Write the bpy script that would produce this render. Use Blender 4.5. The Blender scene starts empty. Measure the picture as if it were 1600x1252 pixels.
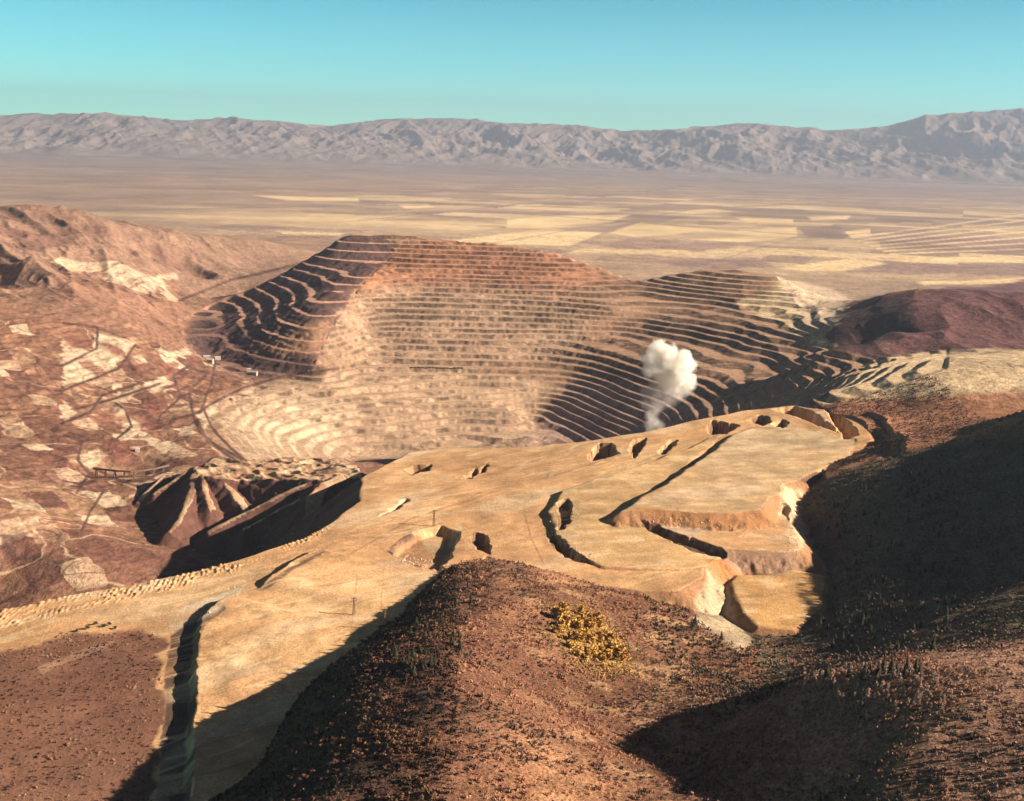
import bpy, bmesh, math, random
import numpy as np
from mathutils import Matrix, Vector

# ------------------------------------------------------------------ camera, sky, sun, exposure
S = bpy.context.scene
COL = S.collection
CAMZ = 900.0
FPX = 1900.0                       # focal length in pixels of a 1600 px wide frame
RHO = math.radians(1.7)            # the horizon leans to the right
PITCH = math.atan(398 * math.cos(RHO) / FPX)
SUN_EL, SUN_AZ = math.radians(25.5), math.radians(-12)   # azimuth measured from +X towards +Y
cr, sr, cp, sp = math.cos(RHO), math.sin(RHO), math.cos(PITCH), math.sin(PITCH)
cam = bpy.data.cameras.new('camera')
cam.sensor_width = 36; cam.sensor_fit = 'HORIZONTAL'; cam.lens = FPX * 36 / 1600
cam.clip_start = 5; cam.clip_end = 250000
camo = bpy.data.objects.new('camera', cam); COL.objects.link(camo)
R_, U_, F_ = Vector((1, 0, 0)), Vector((0, sp, cp)), Vector((0, cp, -sp))
cx, cy = R_ * cr + U_ * sr, -R_ * sr + U_ * cr
camo.matrix_world = Matrix(((cx.x, cy.x, -F_.x, 0), (cx.y, cy.y, -F_.y, 0), (cx.z, cy.z, -F_.z, CAMZ), (0, 0, 0, 1)))
S.camera = camo

W = bpy.data.worlds.new('World'); S.world = W; W.use_nodes = True
nt = W.node_tree; nt.nodes.clear()
sky = nt.nodes.new('ShaderNodeTexSky'); sky.sky_type = 'NISHITA'; sky.sun_disc = False
sky.sun_elevation = SUN_EL; sky.sun_rotation = math.pi / 2 - SUN_AZ
sky.altitude = 1500; sky.air_density = 1.0; sky.dust_density = 0.6; sky.ozone_density = 1.5
tint = nt.nodes.new('ShaderNodeMix'); tint.data_type = 'RGBA'; tint.blend_type = 'MULTIPLY'
tint.inputs[0].default_value = 1.0; tint.inputs[7].default_value = (0.42, 0.92, 0.92, 1)
stc = nt.nodes.new('ShaderNodeTexCoord'); ssx = nt.nodes.new('ShaderNodeSeparateXYZ'); nt.links.new(stc.outputs['Generated'], ssx.inputs[0])
srp = nt.nodes.new('ShaderNodeValToRGB'); nt.links.new(ssx.outputs['Z'], srp.inputs[0])
srp.color_ramp.elements[0].position = 0.0; srp.color_ramp.elements[0].color = (0.60, 1.45, 1.42, 1)
srp.color_ramp.elements[1].position = 0.55; srp.color_ramp.elements[1].color = (0.18, 0.165, 0.16, 1)
e_ = srp.color_ramp.elements.new(0.118); e_.color = (0.19, 0.76, 0.79, 1)
e_ = srp.color_ramp.elements.new(0.21); e_.color = (0.15, 0.20, 0.20, 1)
e_ = srp.color_ramp.elements.new(0.06); e_.color = (0.34, 1.02, 1.02, 1)
bg = nt.nodes.new('ShaderNodeBackground'); bg.inputs['Strength'].default_value = 0.058
wo = nt.nodes.new('ShaderNodeOutputWorld')
nt.links.new(sky.outputs[0], tint.inputs[6]); nt.links.new(srp.outputs[0], tint.inputs[7]); nt.links.new(tint.outputs[2], bg.inputs[0]); nt.links.new(bg.outputs[0], wo.inputs[0])

sl = bpy.data.lights.new('sun', 'SUN'); sl.energy = 5.0; sl.angle = math.radians(0.5); sl.color = (1.0, 0.83, 0.66)
so = bpy.data.objects.new('sun', sl); COL.objects.link(so)
SUNV = Vector((math.cos(SUN_EL) * math.cos(SUN_AZ), math.cos(SUN_EL) * math.sin(SUN_AZ), math.sin(SUN_EL)))
so.rotation_euler = SUNV.to_track_quat('Z', 'Y').to_euler(); so.location = (3000, -500, 2500)

S.view_settings.view_transform = 'Standard'; S.view_settings.look = 'None'
S.view_settings.exposure = 1.52; S.view_settings.gamma = 1.0
S.render.engine = 'CYCLES'
S.cycles.max_bounces = 12; S.cycles.diffuse_bounces = 2; S.cycles.volume_bounces = 10
S.cycles.use_adaptive_sampling = True; S.cycles.adaptive_threshold = 0.02; S.cycles.adaptive_min_samples = 24
S.cycles.use_denoising = True

# ------------------------------------------------------------------ helpers: pixels, noise, polygons
def raydir(px, py):
    px = np.asarray(px, float); py = np.asarray(py, float)
    u = px - 800; v = 626 - py
    r = u * cr - v * sr; up = u * sr + v * cr
    return r, FPX * cp + up * sp, -FPX * sp + up * cp
def at_z(px, py, z):
    x, y, d = raydir(px, py); t = (z - CAMZ) / d
    return x * t, y * t
def at_r(px, py, rr):
    x, y, d = raydir(px, py); t = rr / np.hypot(x, y)
    return x * t, y * t, CAMZ + d * t
def project(X, Y, Z):
    z = Z - CAMZ
    r = X; up = Y * sp + z * cp; f = Y * cp - z * sp
    f = np.maximum(f, 1.0)
    r = r / f * FPX; up = up / f * FPX
    return 800 + r * cr + up * sr, 626 - (-r * sr + up * cr)

RNG = np.random.RandomState(7)
LAT = [RNG.rand(256, 256).astype(np.float32) * 2 - 1 for _ in range(4)]
def vnoise(x, y, k=0):
    L = LAT[k % 4]
    xi = np.floor(x); yi = np.floor(y)
    fx = (x - xi).astype(np.float32); fy = (y - yi).astype(np.float32)
    xi = xi.astype(np.int64) & 255; yi = yi.astype(np.int64) & 255
    fx = fx * fx * fx * (fx * (fx * 6 - 15) + 10); fy = fy * fy * fy * (fy * (fy * 6 - 15) + 10)
    x1 = (xi + 1) & 255; y1 = (yi + 1) & 255
    a = L[xi, yi]; b = L[x1, yi]; c = L[xi, y1]; d = L[x1, y1]
    return (a + (b - a) * fx) + ((c + (d - c) * fx) - (a + (b - a) * fx)) * fy
def fbm(x, y, scale, octv=4, k=0, gain=0.5):
    s = 0.0; a = 1.0; n = 0.0
    x = x / scale; y = y / scale
    for i in range(octv):
        s = s + a * vnoise(x + 17.3 * i, y - 9.1 * i, k + i); n += a; a *= gain
        x, y = 1.62 * x - 1.18 * y, 1.18 * x + 1.62 * y
    return s / n
def ridged(x, y, scale, octv=4, k=0):
    s = 0.0; a = 1.0; n = 0.0
    x = x / scale; y = y / scale
    for i in range(octv):
        s = s + a * (1 - 2.2 * np.abs(vnoise(x + 31.7 * i, y + 5.3 * i, k + i))); n += a; a *= 0.5
        x, y = 1.62 * x - 1.18 * y, 1.18 * x + 1.62 * y
    return s / n
def sstep(a, b, x):
    t = np.clip((x - a) / (b - a), 0, 1); return t * t * (3 - 2 * t)

def poly_sd(x, y, P):
    """signed distance to polygon, positive inside"""
    P = np.asarray(P, float); n = len(P)
    d2 = np.full(x.shape, 1e18); ins = np.zeros(x.shape, bool)
    for i in range(n):
        ax, ay = P[i]; bx, by = P[(i + 1) % n]
        ex, ey = bx - ax, by - ay
        wx = x - ax; wy = y - ay
        t = np.clip((wx * ex + wy * ey) / (ex * ex + ey * ey + 1e-12), 0, 1)
        d2 = np.minimum(d2, (wx - t * ex) ** 2 + (wy - t * ey) ** 2)
        c = ((ay > y) != (by > y))
        with np.errstate(divide='ignore', invalid='ignore'):
            ins ^= c & (x < (bx - ax) * (y - ay) / (by - ay + 1e-12) + ax)
    d = np.sqrt(d2)
    return np.where(ins, d, -d)
def line_sd(x, y, P):
    """signed distance to polyline (positive on its right), arc length along it, total length"""
    P = np.asarray(P, float)
    best = np.full(x.shape, 1e18); sg = np.ones(x.shape); s = np.zeros(x.shape); acc = 0.0
    for i in range(len(P) - 1):
        ax, ay = P[i]; ex, ey = P[i + 1] - P[i]; L = math.hypot(ex, ey)
        wx = x - ax; wy = y - ay
        t = np.clip((wx * ex + wy * ey) / (L * L + 1e-9), 0, 1)
        d2 = (wx - t * ex) ** 2 + (wy - t * ey) ** 2
        m = d2 < best
        best = np.where(m, d2, best); s = np.where(m, acc + t * L, s)
        sg = np.where(m, np.sign(wx * ey - wy * ex), sg); acc += L
    return np.sqrt(best) * sg, s, acc

# ------------------------------------------------------------------ the natural relief: control points -> smooth surface
CP = []
def Z(z, *pts):
    for px, py in pts:
        x, y = at_z(px, py, z); CP.append((x, y, z))
def D(*pts):
    for px, py, r in pts:
        CP.append(tuple(float(q) for q in at_r(px, py, r)))
def Wd(*pts):
    CP.extend(pts)
# crest of the mine mountain and the right shoulder
RIM = [(540,368,6300),(575,365,6350),(640,368,6330),(700,375,6280),(770,379,6230),(850,390,6150),(900,405,6100),(940,418,6040),
       (990,438,5950),(1040,430,5900),(1090,423,5870),(1150,420,5900),(1220,432,5750)]
D(*RIM)
for px, py, r in RIM:
    x, y, z = at_r(px, py, r)
    k = 1 + 450 / r; Wd((x * k, y * k, z - 150)); k = 1 + 1500 / r; Wd((x * k, y * k, max(20, z - 380)))
D((500,392,6300),(460,415,6300),(420,438,6270),(380,455,6200),(340,475,6120),(300,492,5950),(288,512,5600),(300,540,5150),(330,560,4850),(360,573,4700),(400,586,4560))
for px, py, r in [(500,392,6300),(460,415,6300),(420,438,6270),(380,455,6200)]:
    x, y, z = at_r(px, py, r); k = 1 + 350 / r; Wd((x * k - 60, y * k, z - 120))
# nose of the spur
D((606,400,6050),(575,425,5600),(545,455,5250),(520,485,4980),(500,520,4760),(490,560,4560))
# far wall columns (top and foot on one inclined plane)
def wallcol(x, ys, r0, z0, r1, z1):
    for y in ys:
        a, b, c = raydir(x, y); h = math.hypot(a, b); g = (z0 - z1) / (r0 - r1)
        t = (z1 - g * r1 - CAMZ) / (c - g * h); CP.append((a * t, b * t, CAMZ + c * t))
wallcol(640, (400,430,460,490,520,550,577), 6330, 437, 4060, -120)
wallcol(720, (400,430,460,490,520,550,577,610,650,690), 6270, 420, 4060, -120)
wallcol(800, (410,440,470,500,530,560,600,640,680), 6210, 405, 4060, -120)
wallcol(570, (480,515,550,578), 6200, 420, 4060, -120)
# right wall: traced benches
def ZZ(z0, z1, *pts):
    x0, x1 = pts[0][0], 1160
    for px, py in pts:
        Z(z0 + (z1 - z0) * min(1, max(0, (px - 900) / 230)), (px, py))
ZZ(266, 222, (864,447),(930,453),(1005,459),(1095,479),(1162,498),(1216,515),(1264,529),(1291,545))
ZZ(205, 186, (960,491),(1044,501),(1112,516),(1179,533),(1264,553),(1365,565),(1300,573),(1250,604),(1218,632))
ZZ(161, 151, (888,504),(960,507),(1020,516),(1080,528),(1135,542),(1196,560),(1245,585),(1195,634))
ZZ(102, 112, (861,534),(906,540),(945,549),(990,561),(1020,570),(1085,586),(1129,600),(1158,618),(1160,640))
ZZ(65, 88, (1085,606),(1115,619),(1130,632),(1129,645))
ZZ(39, 68, (891,582),(960,594),(1002,608),(1061,624),(1086,638),(1096,652))
Z(-37, (849,624),(900,639),(945,660),(985,677))
Z(-90, (820,655),(870,672),(900,686))
Z(-100, (560,700),(650,697),(740,697),(800,690))
# lower bowl, left end
Z(42, (327,634),(349,618),(394,602),(475,585),(528,580),(318,650),(338,680),(361,700),(387,720))
Z(22, (362,648),(400,630),(448,614),(528,600),(609,595),(385,700))
Z(-6, (400,655),(448,636),(528,622),(609,615),(420,715))
Z(-45, (440,680),(500,660),(580,650),(660,645))
# pale dumps and dark hill on the right
D((1250,480,5350),(1300,470,5650),(1330,485,5050),(1300,510,4700),(1305,540,4180),(1400,553,4100),(1380,520,4400),(1400,490,4640),(1450,455,5050),(1400,458,5100),(1350,472,5150),(1480,500,4600))
D((1480,452,5080),(1560,456,5050),(1660,462,5000),(1560,520,4500),(1650,540,4400))
Wd((1900,5600,180),(1500,5600,190),(2300,5500,160))
D((1420,520,4420),(1460,560,3500),(1400,585,3250),(1380,640,3000),(1430,640,2960),(1470,600,3100),(1440,680,2700),(1380,690,2700),(1340,600,3260),(1290,612,3120))
# left hills and valley
D((110,322,7600),(0,318,7500),(200,345,7500),(300,365,7900),(400,372,8800),(110,370,6500),(200,390,6700),(300,410,7200),(380,415,7900),(450,388,9300),
  (0,400,5800),(110,410,5750),(200,440,5600),(270,470,5900),(110,470,5050),(200,490,5000),(270,510,5300),(0,500,4700),(110,520,4600),(200,530,4600),(265,540,4750),
  (0,600,4000),(110,600,4100),(0,680,3600),(110,660,3700),(110,720,3300),(110,800,2800),(110,880,2440),(0,800,2700),(200,600,4150),(200,660,3780),(200,740,3280),(200,820,2750),
  (280,600,4250),(285,650,3850),(270,690,3500),(250,745,3100),(300,700,3400))
# ground hidden below the dumps, between pit and camera
Wd((-300,1700,120),(100,2000,150),(500,2050,170),(300,2350,120),(-200,2300,60),(-600,2000,20),(-750,1500,60),(-350,2700,0),(100,2750,60),(500,2800,140),
   (-700,2800,40),(-1000,2200,20),(-1500,2000,120),(-1300,1300,160),(-300,1200,180),(-700,900,200),(-500,3000,10),(0,3200,-90),(300,3300,-90),(-400,3500,-110),(0,3700,-120),(250,3600,-110),(450,3300,-40),
   (900,2500,330),(700,2700,320),(800,3000,310))
# scrub hill in the foreground
D((745,870,1815),(738,900,1680),(722,940,1500),(705,1000,1310),(698,1050,1165),(680,1150,980))
D((676,922,1695),(610,988,1520),(548,1040,1385),(470,1120,1235),(700,905,1735))
D((850,905,1700),(900,922,1640),(960,928,1640),(1030,950,1620),(1100,985,1570),(1190,1035,1490),(850,960,1480),(900,1000,1425),(1000,1040,1385),(1100,1052,1430),(1000,980,1530),(1200,1062,1430))
D((900,1150,1090),(1100,1180,1130),(700,1252,850),(1000,1252,930),(850,1080,1250))
# shaded gulch and ridge on the right
D((1195,1000,1680),(1235,1035,1560),(1250,960,1800),(1300,900,1960),(1400,900,1850),(1300,800,2150),(1400,780,2120),(1258,768,2300),(1330,735,2350),(1400,712,2400),(1470,692,2450),(1470,780,2110),(1470,900,1860),(1300,1000,1650),(1400,1000,1560))
D((1300,1058,1130),(1400,1055,1100),(1470,1055,1080),(1550,1060,1060),(1230,1085,1150),(1350,1150,980),(1500,1200,900),(1250,1200,1000))
Wd((2000,2300,560),(1270,1450,600),(1270,1600,612),(1270,1800,630),(1270,2000,622),(1270,2150,580),(1270,2300,545),(1250,2650,345),(1200,1250,540),(1700,1900,620),(1700,1400,560),(950,1900,400))
# flat land far away and the camera side
for x in range(-6000, 6001, 1500):
    Wd((x, 12500, 0), (x, 10800, 5 if x > -4000 else 60))
Wd((2500,8500,10),(1500,8300,8),(500,8800,8),(3500,7500,20),(4500,6000,120),(3500,5500,120),(4500,3500,250),(-4500,8500,330),(-4300,6500,380),(-4000,4500,330),(-3500,3000,300),(-2600,2000,250),(-1500,700,230),(0,500,300),(1200,600,420),(2600,1500,520))
CP = np.array(CP)
A = CP[:, :2] / 1000.0
def kern(d2): return np.sqrt(d2 + 0.05 ** 2)
n = len(A)
K = kern(((A[:, None] - A[None]) ** 2).sum(-1)) - np.eye(n) * 0.006
M = np.zeros((n + 3, n + 3)); M[:n, :n] = K; M[:n, n] = 1; M[:n, n + 1:] = A; M[n, :n] = 1; M[n + 1:, :n] = A.T
wts = np.linalg.solve(M, np.concatenate([CP[:, 2], np.zeros(3)]))
GX0, GY0, GS = -6000.0, 300.0, 25.0
gx = np.arange(GX0, 6001, GS); gy = np.arange(GY0, 12501, GS)
GXX, GYY = np.meshgrid(gx, gy, indexing='ij')
q = np.stack([GXX.ravel(), GYY.ravel()], 1) / 1000.0
G = np.zeros(len(q))
for i in range(0, len(q), 20000):
    b = q[i:i + 20000]
    G[i:i + 20000] = kern((b[:, 0:1] - A[None, :, 0]) ** 2 + (b[:, 1:2] - A[None, :, 1]) ** 2) @ wts[:n] + wts[n] + b @ wts[n + 1:]
G = G.reshape(GXX.shape)
def relief(X, Y):
    u = np.clip((X - GX0) / GS, 1.001, G.shape[0] - 3.001); v = np.clip((Y - GY0) / GS, 1.001, G.shape[1] - 3.001)
    i = u.astype(int); j = v.astype(int); a = u - i; b = v - j
    def w(t): return ((1 - t) ** 3 / 6, (3 * t ** 3 - 6 * t ** 2 + 4) / 6, (-3 * t ** 3 + 3 * t ** 2 + 3 * t + 1) / 6, t ** 3 / 6)
    wa, wb = w(a), w(b); z = 0
    for k in range(4):
        for l in range(4):
            z = z + wa[k] * wb[l] * G[i + k - 1, j + l - 1]
    far = sstep(9500, 12000, Y) ; side = sstep(4800, 5900, np.abs(X))
    z = z * (1 - far)
    return z * (1 - side) + side * (200 * (1 - far))

# ------------------------------------------------------------------ mine: benches, fills, cuts
MINE = [(282,500),(300,488),(420,436),(540,364),(600,362),(665,364),(770,376),(850,388),(940,416),(990,436),(1090,420),(1150,417),(1215,430),(1262,470),
        (1300,505),(1300,548),(1370,560),(1440,545),(1482,545),(1480,575),(1330,625),(1240,640),(1000,690),(800,712),(400,730),(345,712),(318,680),(306,650),(330,625),(390,596),(340,575),(290,545)]
SPUR = [(282,500),(420,432),(540,362),(600,368),(618,395),(570,440),(530,490),(505,540),(485,578),(400,590),(330,572),(285,540)]
LV = [-112.0]; rr = random.Random(3)
while LV[-1] < 470: LV.append(LV[-1] + rr.uniform(12.5, 19.0))
LV = np.array(LV)
def terrace(X, Y, z):
    px, py = project(X, Y, z)
    m = (px > 250) & (px < 1510) & (py > 340) & (py < 760) & (Y > 2650) & (Y < 6600)
    out = z.copy(); msk = np.zeros(z.shape)
    if not m.any(): return out, msk
    x, y, zz = X[m], Y[m], z[m]
    w = sstep(-3, 6, poly_sd(px[m], py[m], MINE))
    zz = np.maximum(zz, -104.0)
    sp_ = sstep(-6, 6, poly_sd(px[m], py[m], SPUR))
    zn = zz + 4 * fbm(x, y, 260, 3, 1) + (2.2 + 4 * sp_) * fbm(x, y, 70, 3, 2) * sstep(30, 110, zz) * sstep(700, 350, x) + (0.5 + 1.1 * sstep(25, 75, zz) * sstep(600, 250, x)) * fbm(x, y, 17, 2, 3)
    k = np.clip(np.searchsorted(LV, zn) - 1, 0, len(LV) - 2)
    lo, hi = LV[k], LV[k + 1]
    k2 = (k // 2) * 2; big = sp_ > .5
    lo = np.where(big, LV[k2], lo); hi = np.where(big, LV[np.minimum(k2 + 2, len(LV) - 1)], hi)
    h = np.maximum(hi - lo, 1); u = np.clip((zn - lo) / h, 0, 1)
    face = 0.36 + 0.10 * sstep(250, 600, x) + 0.32 * sp_
    t = np.where(u < 1 - face, 0.08 * u / (1 - face), 0.08 + 0.92 * (u - 1 + face) / face)
    zt = lo + h * t
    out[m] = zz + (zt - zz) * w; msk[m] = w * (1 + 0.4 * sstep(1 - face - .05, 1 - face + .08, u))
    return out, msk

def pad_from(pts):
    P = np.array([(*at_z(px, py, z), z) for px, py, z in pts], float)
    Mx = np.c_[P[:, :2], np.ones(len(P))]
    c = np.linalg.lstsq(Mx, P[:, 2], rcond=None)[0]
    return dict(poly=P[:, :2], c=c, P=P)
PADS = {}
PADS['main'] = pad_from([(-60,962,226),(40,946,229),(100,931,232),(205,912,236),(300,893,240),(390,867,243),(470,842,246),(530,808,248),(564,780,250),(566,746,248),(600,728,238),(640,712,228),(700,703,238),(750,700,248),(800,698,258),
    (900,689,272),(1000,673,285),(1080,656,292),(1160,641,296),(1240,634,302),(1300,640,312),(1345,660,312),(1362,685,306),(1340,715,293),(1285,735,280),(1235,758,274),(1215,800,268),(1130,860,256),(1100,885,252),(1098,905,249),(1060,925,247),(1000,926,246),
    (950,916,248),(880,914,250),(800,894,251),(762,868,252),(720,900,252),(700,950,252),(620,1010,252),(560,1100,250),(480,1300,248),(200,1320,235),(-150,1250,222)])
PADS['lower'] = pad_from([(866,832,262),(862,800,264),(880,768,267),(1000,727,276),(1090,695,284),(1138,672,288),(1092,712,284),(1030,757,275),(968,803,267),(1020,824,262),(1092,852,258),(1132,872,255),(1104,884,254),(1060,888,254),(1000,888,255),(940,882,256),(890,864,258)])
PADS['upper'] = pad_from([(972,798,284),(1000,779,286),(1040,757,289),(1100,716,293),(1145,680,296),(1180,668,298),(1250,668,300),(1335,688,300),(1330,712,296),(1285,733,292),(1228,757,288),(1212,782,286),(1190,796,285),(1150,802,285),(1110,802,285),(1050,797,284)])
PADS['middle'] = pad_from([(1022,822,263),(1085,828,262),(1150,830,262),(1205,822,262),(1225,800,262),(1248,840,260),(1250,858,259),(1225,862,258),(1170,860,258),(1125,858,259),(1080,848,261)])
PADS['bottom'] = pad_from([(1142,908,236),(1150,898,236),(1190,898,236),(1240,890,235),(1290,900,233),(1285,945,231),(1240,985,228),(1185,978,229),(1160,955,231)])
# lower dump benches west of the road
PADS['spur'] = pad_from([(304,727,128),(330,708,118),(400,724,74),(500,716,118),(560,722,170),(566,740,190),(520,748,176),(480,752,158),(440,752,146),(400,748,136),(378,746,132),(345,750,128),(318,742,128)])
def ribbon(nm, pts, hw):
    P = np.array([(*at_z(px, py, z), z) for px, py, z in pts]); T = np.gradient(P[:, :2], axis=0); T /= np.linalg.norm(T, axis=1)[:, None]
    Nn = np.c_[-T[:, 1], T[:, 0]] * hw
    poly = np.concatenate([P[:, :2] + Nn, (P[:, :2] - Nn)[::-1]]); PP = np.c_[poly, np.r_[P[:, 2], P[::-1, 2]]]
    c = np.linalg.lstsq(np.c_[poly, np.ones(len(poly))], PP[:, 2], rcond=None)[0]
    PADS[nm] = dict(poly=poly, c=c, P=PP)
ribbon('r1', [(306,728,126),(304,748,116),(296,780,100),(282,810,86),(264,834,70)], 6)
ribbon('r2', [(480,756,158),(440,772,140),(400,792,118),(360,812,96),(326,830,78)], 6)
ribbon('r3', [(500,764,164),(468,780,146),(436,796,126),(408,812,108),(380,826,92)], 5)
ribbon('r4', [(540,744,180),(508,758,170),(490,778,160),(488,804,144),(476,832,122)], 15)
ribbon('r5', [(562,750,190),(552,772,176),(536,804,156),(518,828,136)], 6)
ribbon('r6', [(345,750,126),(366,768,116),(382,790,104),(386,806,96)], 7)
ribbon('r7', [(258,742,92),(236,762,74),(216,786,54)], 5)
ribbon('r8', [(300,730,122),(268,752,98),(240,772,76)], 4)
ribbon('r9', [(318,744,126),(322,768,112),(332,796,96)], 4)
REPOSE = math.tan(math.radians(37))
def fills(X, Y, z):
    who = np.zeros(z.shape, np.int8)
    for i, (nm, p) in enumerate(PADS.items()):
        lo = p['poly'].min(0) - 480; hi = p['poly'].max(0) + 480
        m = (X > lo[0]) & (X < hi[0]) & (Y > lo[1]) & (Y < hi[1])
        if not m.any(): continue
        x, y = X[m], Y[m]
        wob = (22 if nm in ('upper', 'lower') else 9) * fbm(x, y, 60, 3, 1) + (14 if nm == 'main' else 6) * fbm(x, y, 190, 2, 2) + (26 * fbm(x, y, 90, 4, 0) if nm == 'spur' else 16 * fbm(x, y, 34, 3, 0) if nm[0] == 'r' else 0)
        edge = 1.0 if nm != 'main' else sstep(500, 900, np.hypot(x, y))
        sd = poly_sd(x, y, p['poly']) + wob * 0.35 * edge
        ph = p['c'][0] * x + p['c'][1] * y + p['c'][2]
        # local correction so the rim follows its traced heights
        P = p['P']; num = 0; den = 1e-9
        for (ax, ay, az) in P:
            w = 1 / ((x - ax) ** 2 + (y - ay) ** 2 + 60 ** 2); r = az - (p['c'][0] * ax + p['c'][1] * ay + p['c'][2])
            num = num + w * r; den = den + w
        ph = ph + num / den
        ph = ph + 0.5 * fbm(x, y, 40, 3, 0) + 1.6 * fbm(x, y, 150, 2, 1)
        if nm == 'spur': ph = ph + 9 * ridged(x + y, (y - x) * .5, 60, 3, 2) - 4
        dist = np.maximum(0, -sd)
        gully = np.minimum(dist * .22, 4.5) * (fbm(x, y, 26, 2, 3) + .6 * fbm(x, y, 9, 2, 1))
        f = ph - dist * REPOSE - gully - np.maximum(0, 3 - np.abs(sd)) * 0.25
        zz = z[m]; up = f > zz
        if nm in ('main', 'upper', 'lower', 'middle'):
            dn = (y > 2050) & (zz > ph + dist * 0.9); up = up | (dn & (dist < 60)); zz = np.where(dn, ph + dist * 0.9, zz)
        w = who[m]
        w[up] = np.where(sd[up] > 0, i + 1, -(i + 1))
        who[m] = w
        z = z.copy(); z[m] = np.maximum(zz, f)
    return z, who

BUMPS = []   # (world polyline, height, face width, decay)
def bumps(X, Y, z):
    z = z.copy()
    for P, h, w, L in BUMPS:
        lo = P.min(0) - L * 4 - w; hi = P.max(0) + L * 4 + w
        m = (X > lo[0]) & (X < hi[0]) & (Y > lo[1]) & (Y < hi[1])
        if not m.any(): continue
        x, y = X[m], Y[m]
        d, s, T = line_sd(x, y, P)
        d = d + 0.22 * w * fbm(x, y, 18, 3, 2) * 2
        tp = sstep(0, min(0.25 * T, 30), s) * sstep(0, min(0.25 * T, 30), T - s)
        f = np.where(d < 0, np.clip(1 + d / w, 0, 1), np.exp(-np.maximum(d, 0) / L))
        z[m] += h * f * tp * (0.97 + 0.12 * fbm(x, y, 25, 2, 1))
    return z
CUTS = []    # (world polygon, depth, wall width)
def cuts(X, Y, z):
    z = z.copy()
    for P, h, w in CUTS:
        lo = P.min(0) - 5; hi = P.max(0) + 5
        m = (X > lo[0]) & (X < hi[0]) & (Y > lo[1]) & (Y < hi[1])
        if not m.any(): continue
        x, y = X[m], Y[m]
        e = np.clip((poly_sd(x, y, P) + 6 * fbm(x, y, 15, 3, 1)) / abs(w), 0, 1)
        if w < 0:      # floor rising to the right from a steep left wall
            x0, x1 = P[:, 0].min(), P[:, 0].max()
            e = e * np.clip(1.12 - (x - x0) / (x1 - x0), 0, 1) * (1 + .25 * fbm(x, y, 14, 2, 2))
            z[m] -= max(h, 0.85 * (x1 - x0)) * e
        else: z[m] -= h * e
    return z
HEAPS = []   # rows of tipped heaps: (polyline, inner depth)
def heaps(X, Y, z):
    z = z.copy()
    for P, depth in HEAPS:
        lo = P.min(0) - 60; hi = P.max(0) + 60
        m = (X > lo[0]) & (X < hi[0]) & (Y > lo[1]) & (Y < hi[1])
        if not m.any(): continue
        x, y = X[m], Y[m]
        d, s, T = line_sd(x, y, P)
        d = d + 3 * fbm(x, y, 40, 2, 0); s2 = s + 0.55 * d + 3 * fbm(x, y, 30, 2, 1)
        ca, cb = np.floor(s2 / 8.0), np.floor(d / 10.0)
        ha = LAT[1][ca.astype(int) & 255, cb.astype(int) & 255]; hb = LAT[2][ca.astype(int) & 255, cb.astype(int) & 255]
        du = (s2 / 8.0 - ca - 0.5 - 0.2 * ha) * 8.0; dv = (d / 10.0 - cb - 0.5 - 0.24 * hb) * 10.0
        c = np.clip(1 - np.hypot(du + .3 * dv, dv * (.45 + .25 * ha)) / (3.3 + .8 * hb), 0, 1) * (0.8 + 0.5 * ha + .3 * hb) * (hb > -0.6)
        env = sstep(0, 4, d) * sstep(depth, depth * 0.6, d - 34 * sstep(560, 0, s) + 26 * sstep(300, 700, s)) * sstep(0, 90, T - s)
        z[m] += 3.4 * np.clip(c, 0, 2) * env * sstep(-.5, .1, fbm(x, y, 50, 2, 0))
    return z

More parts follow.
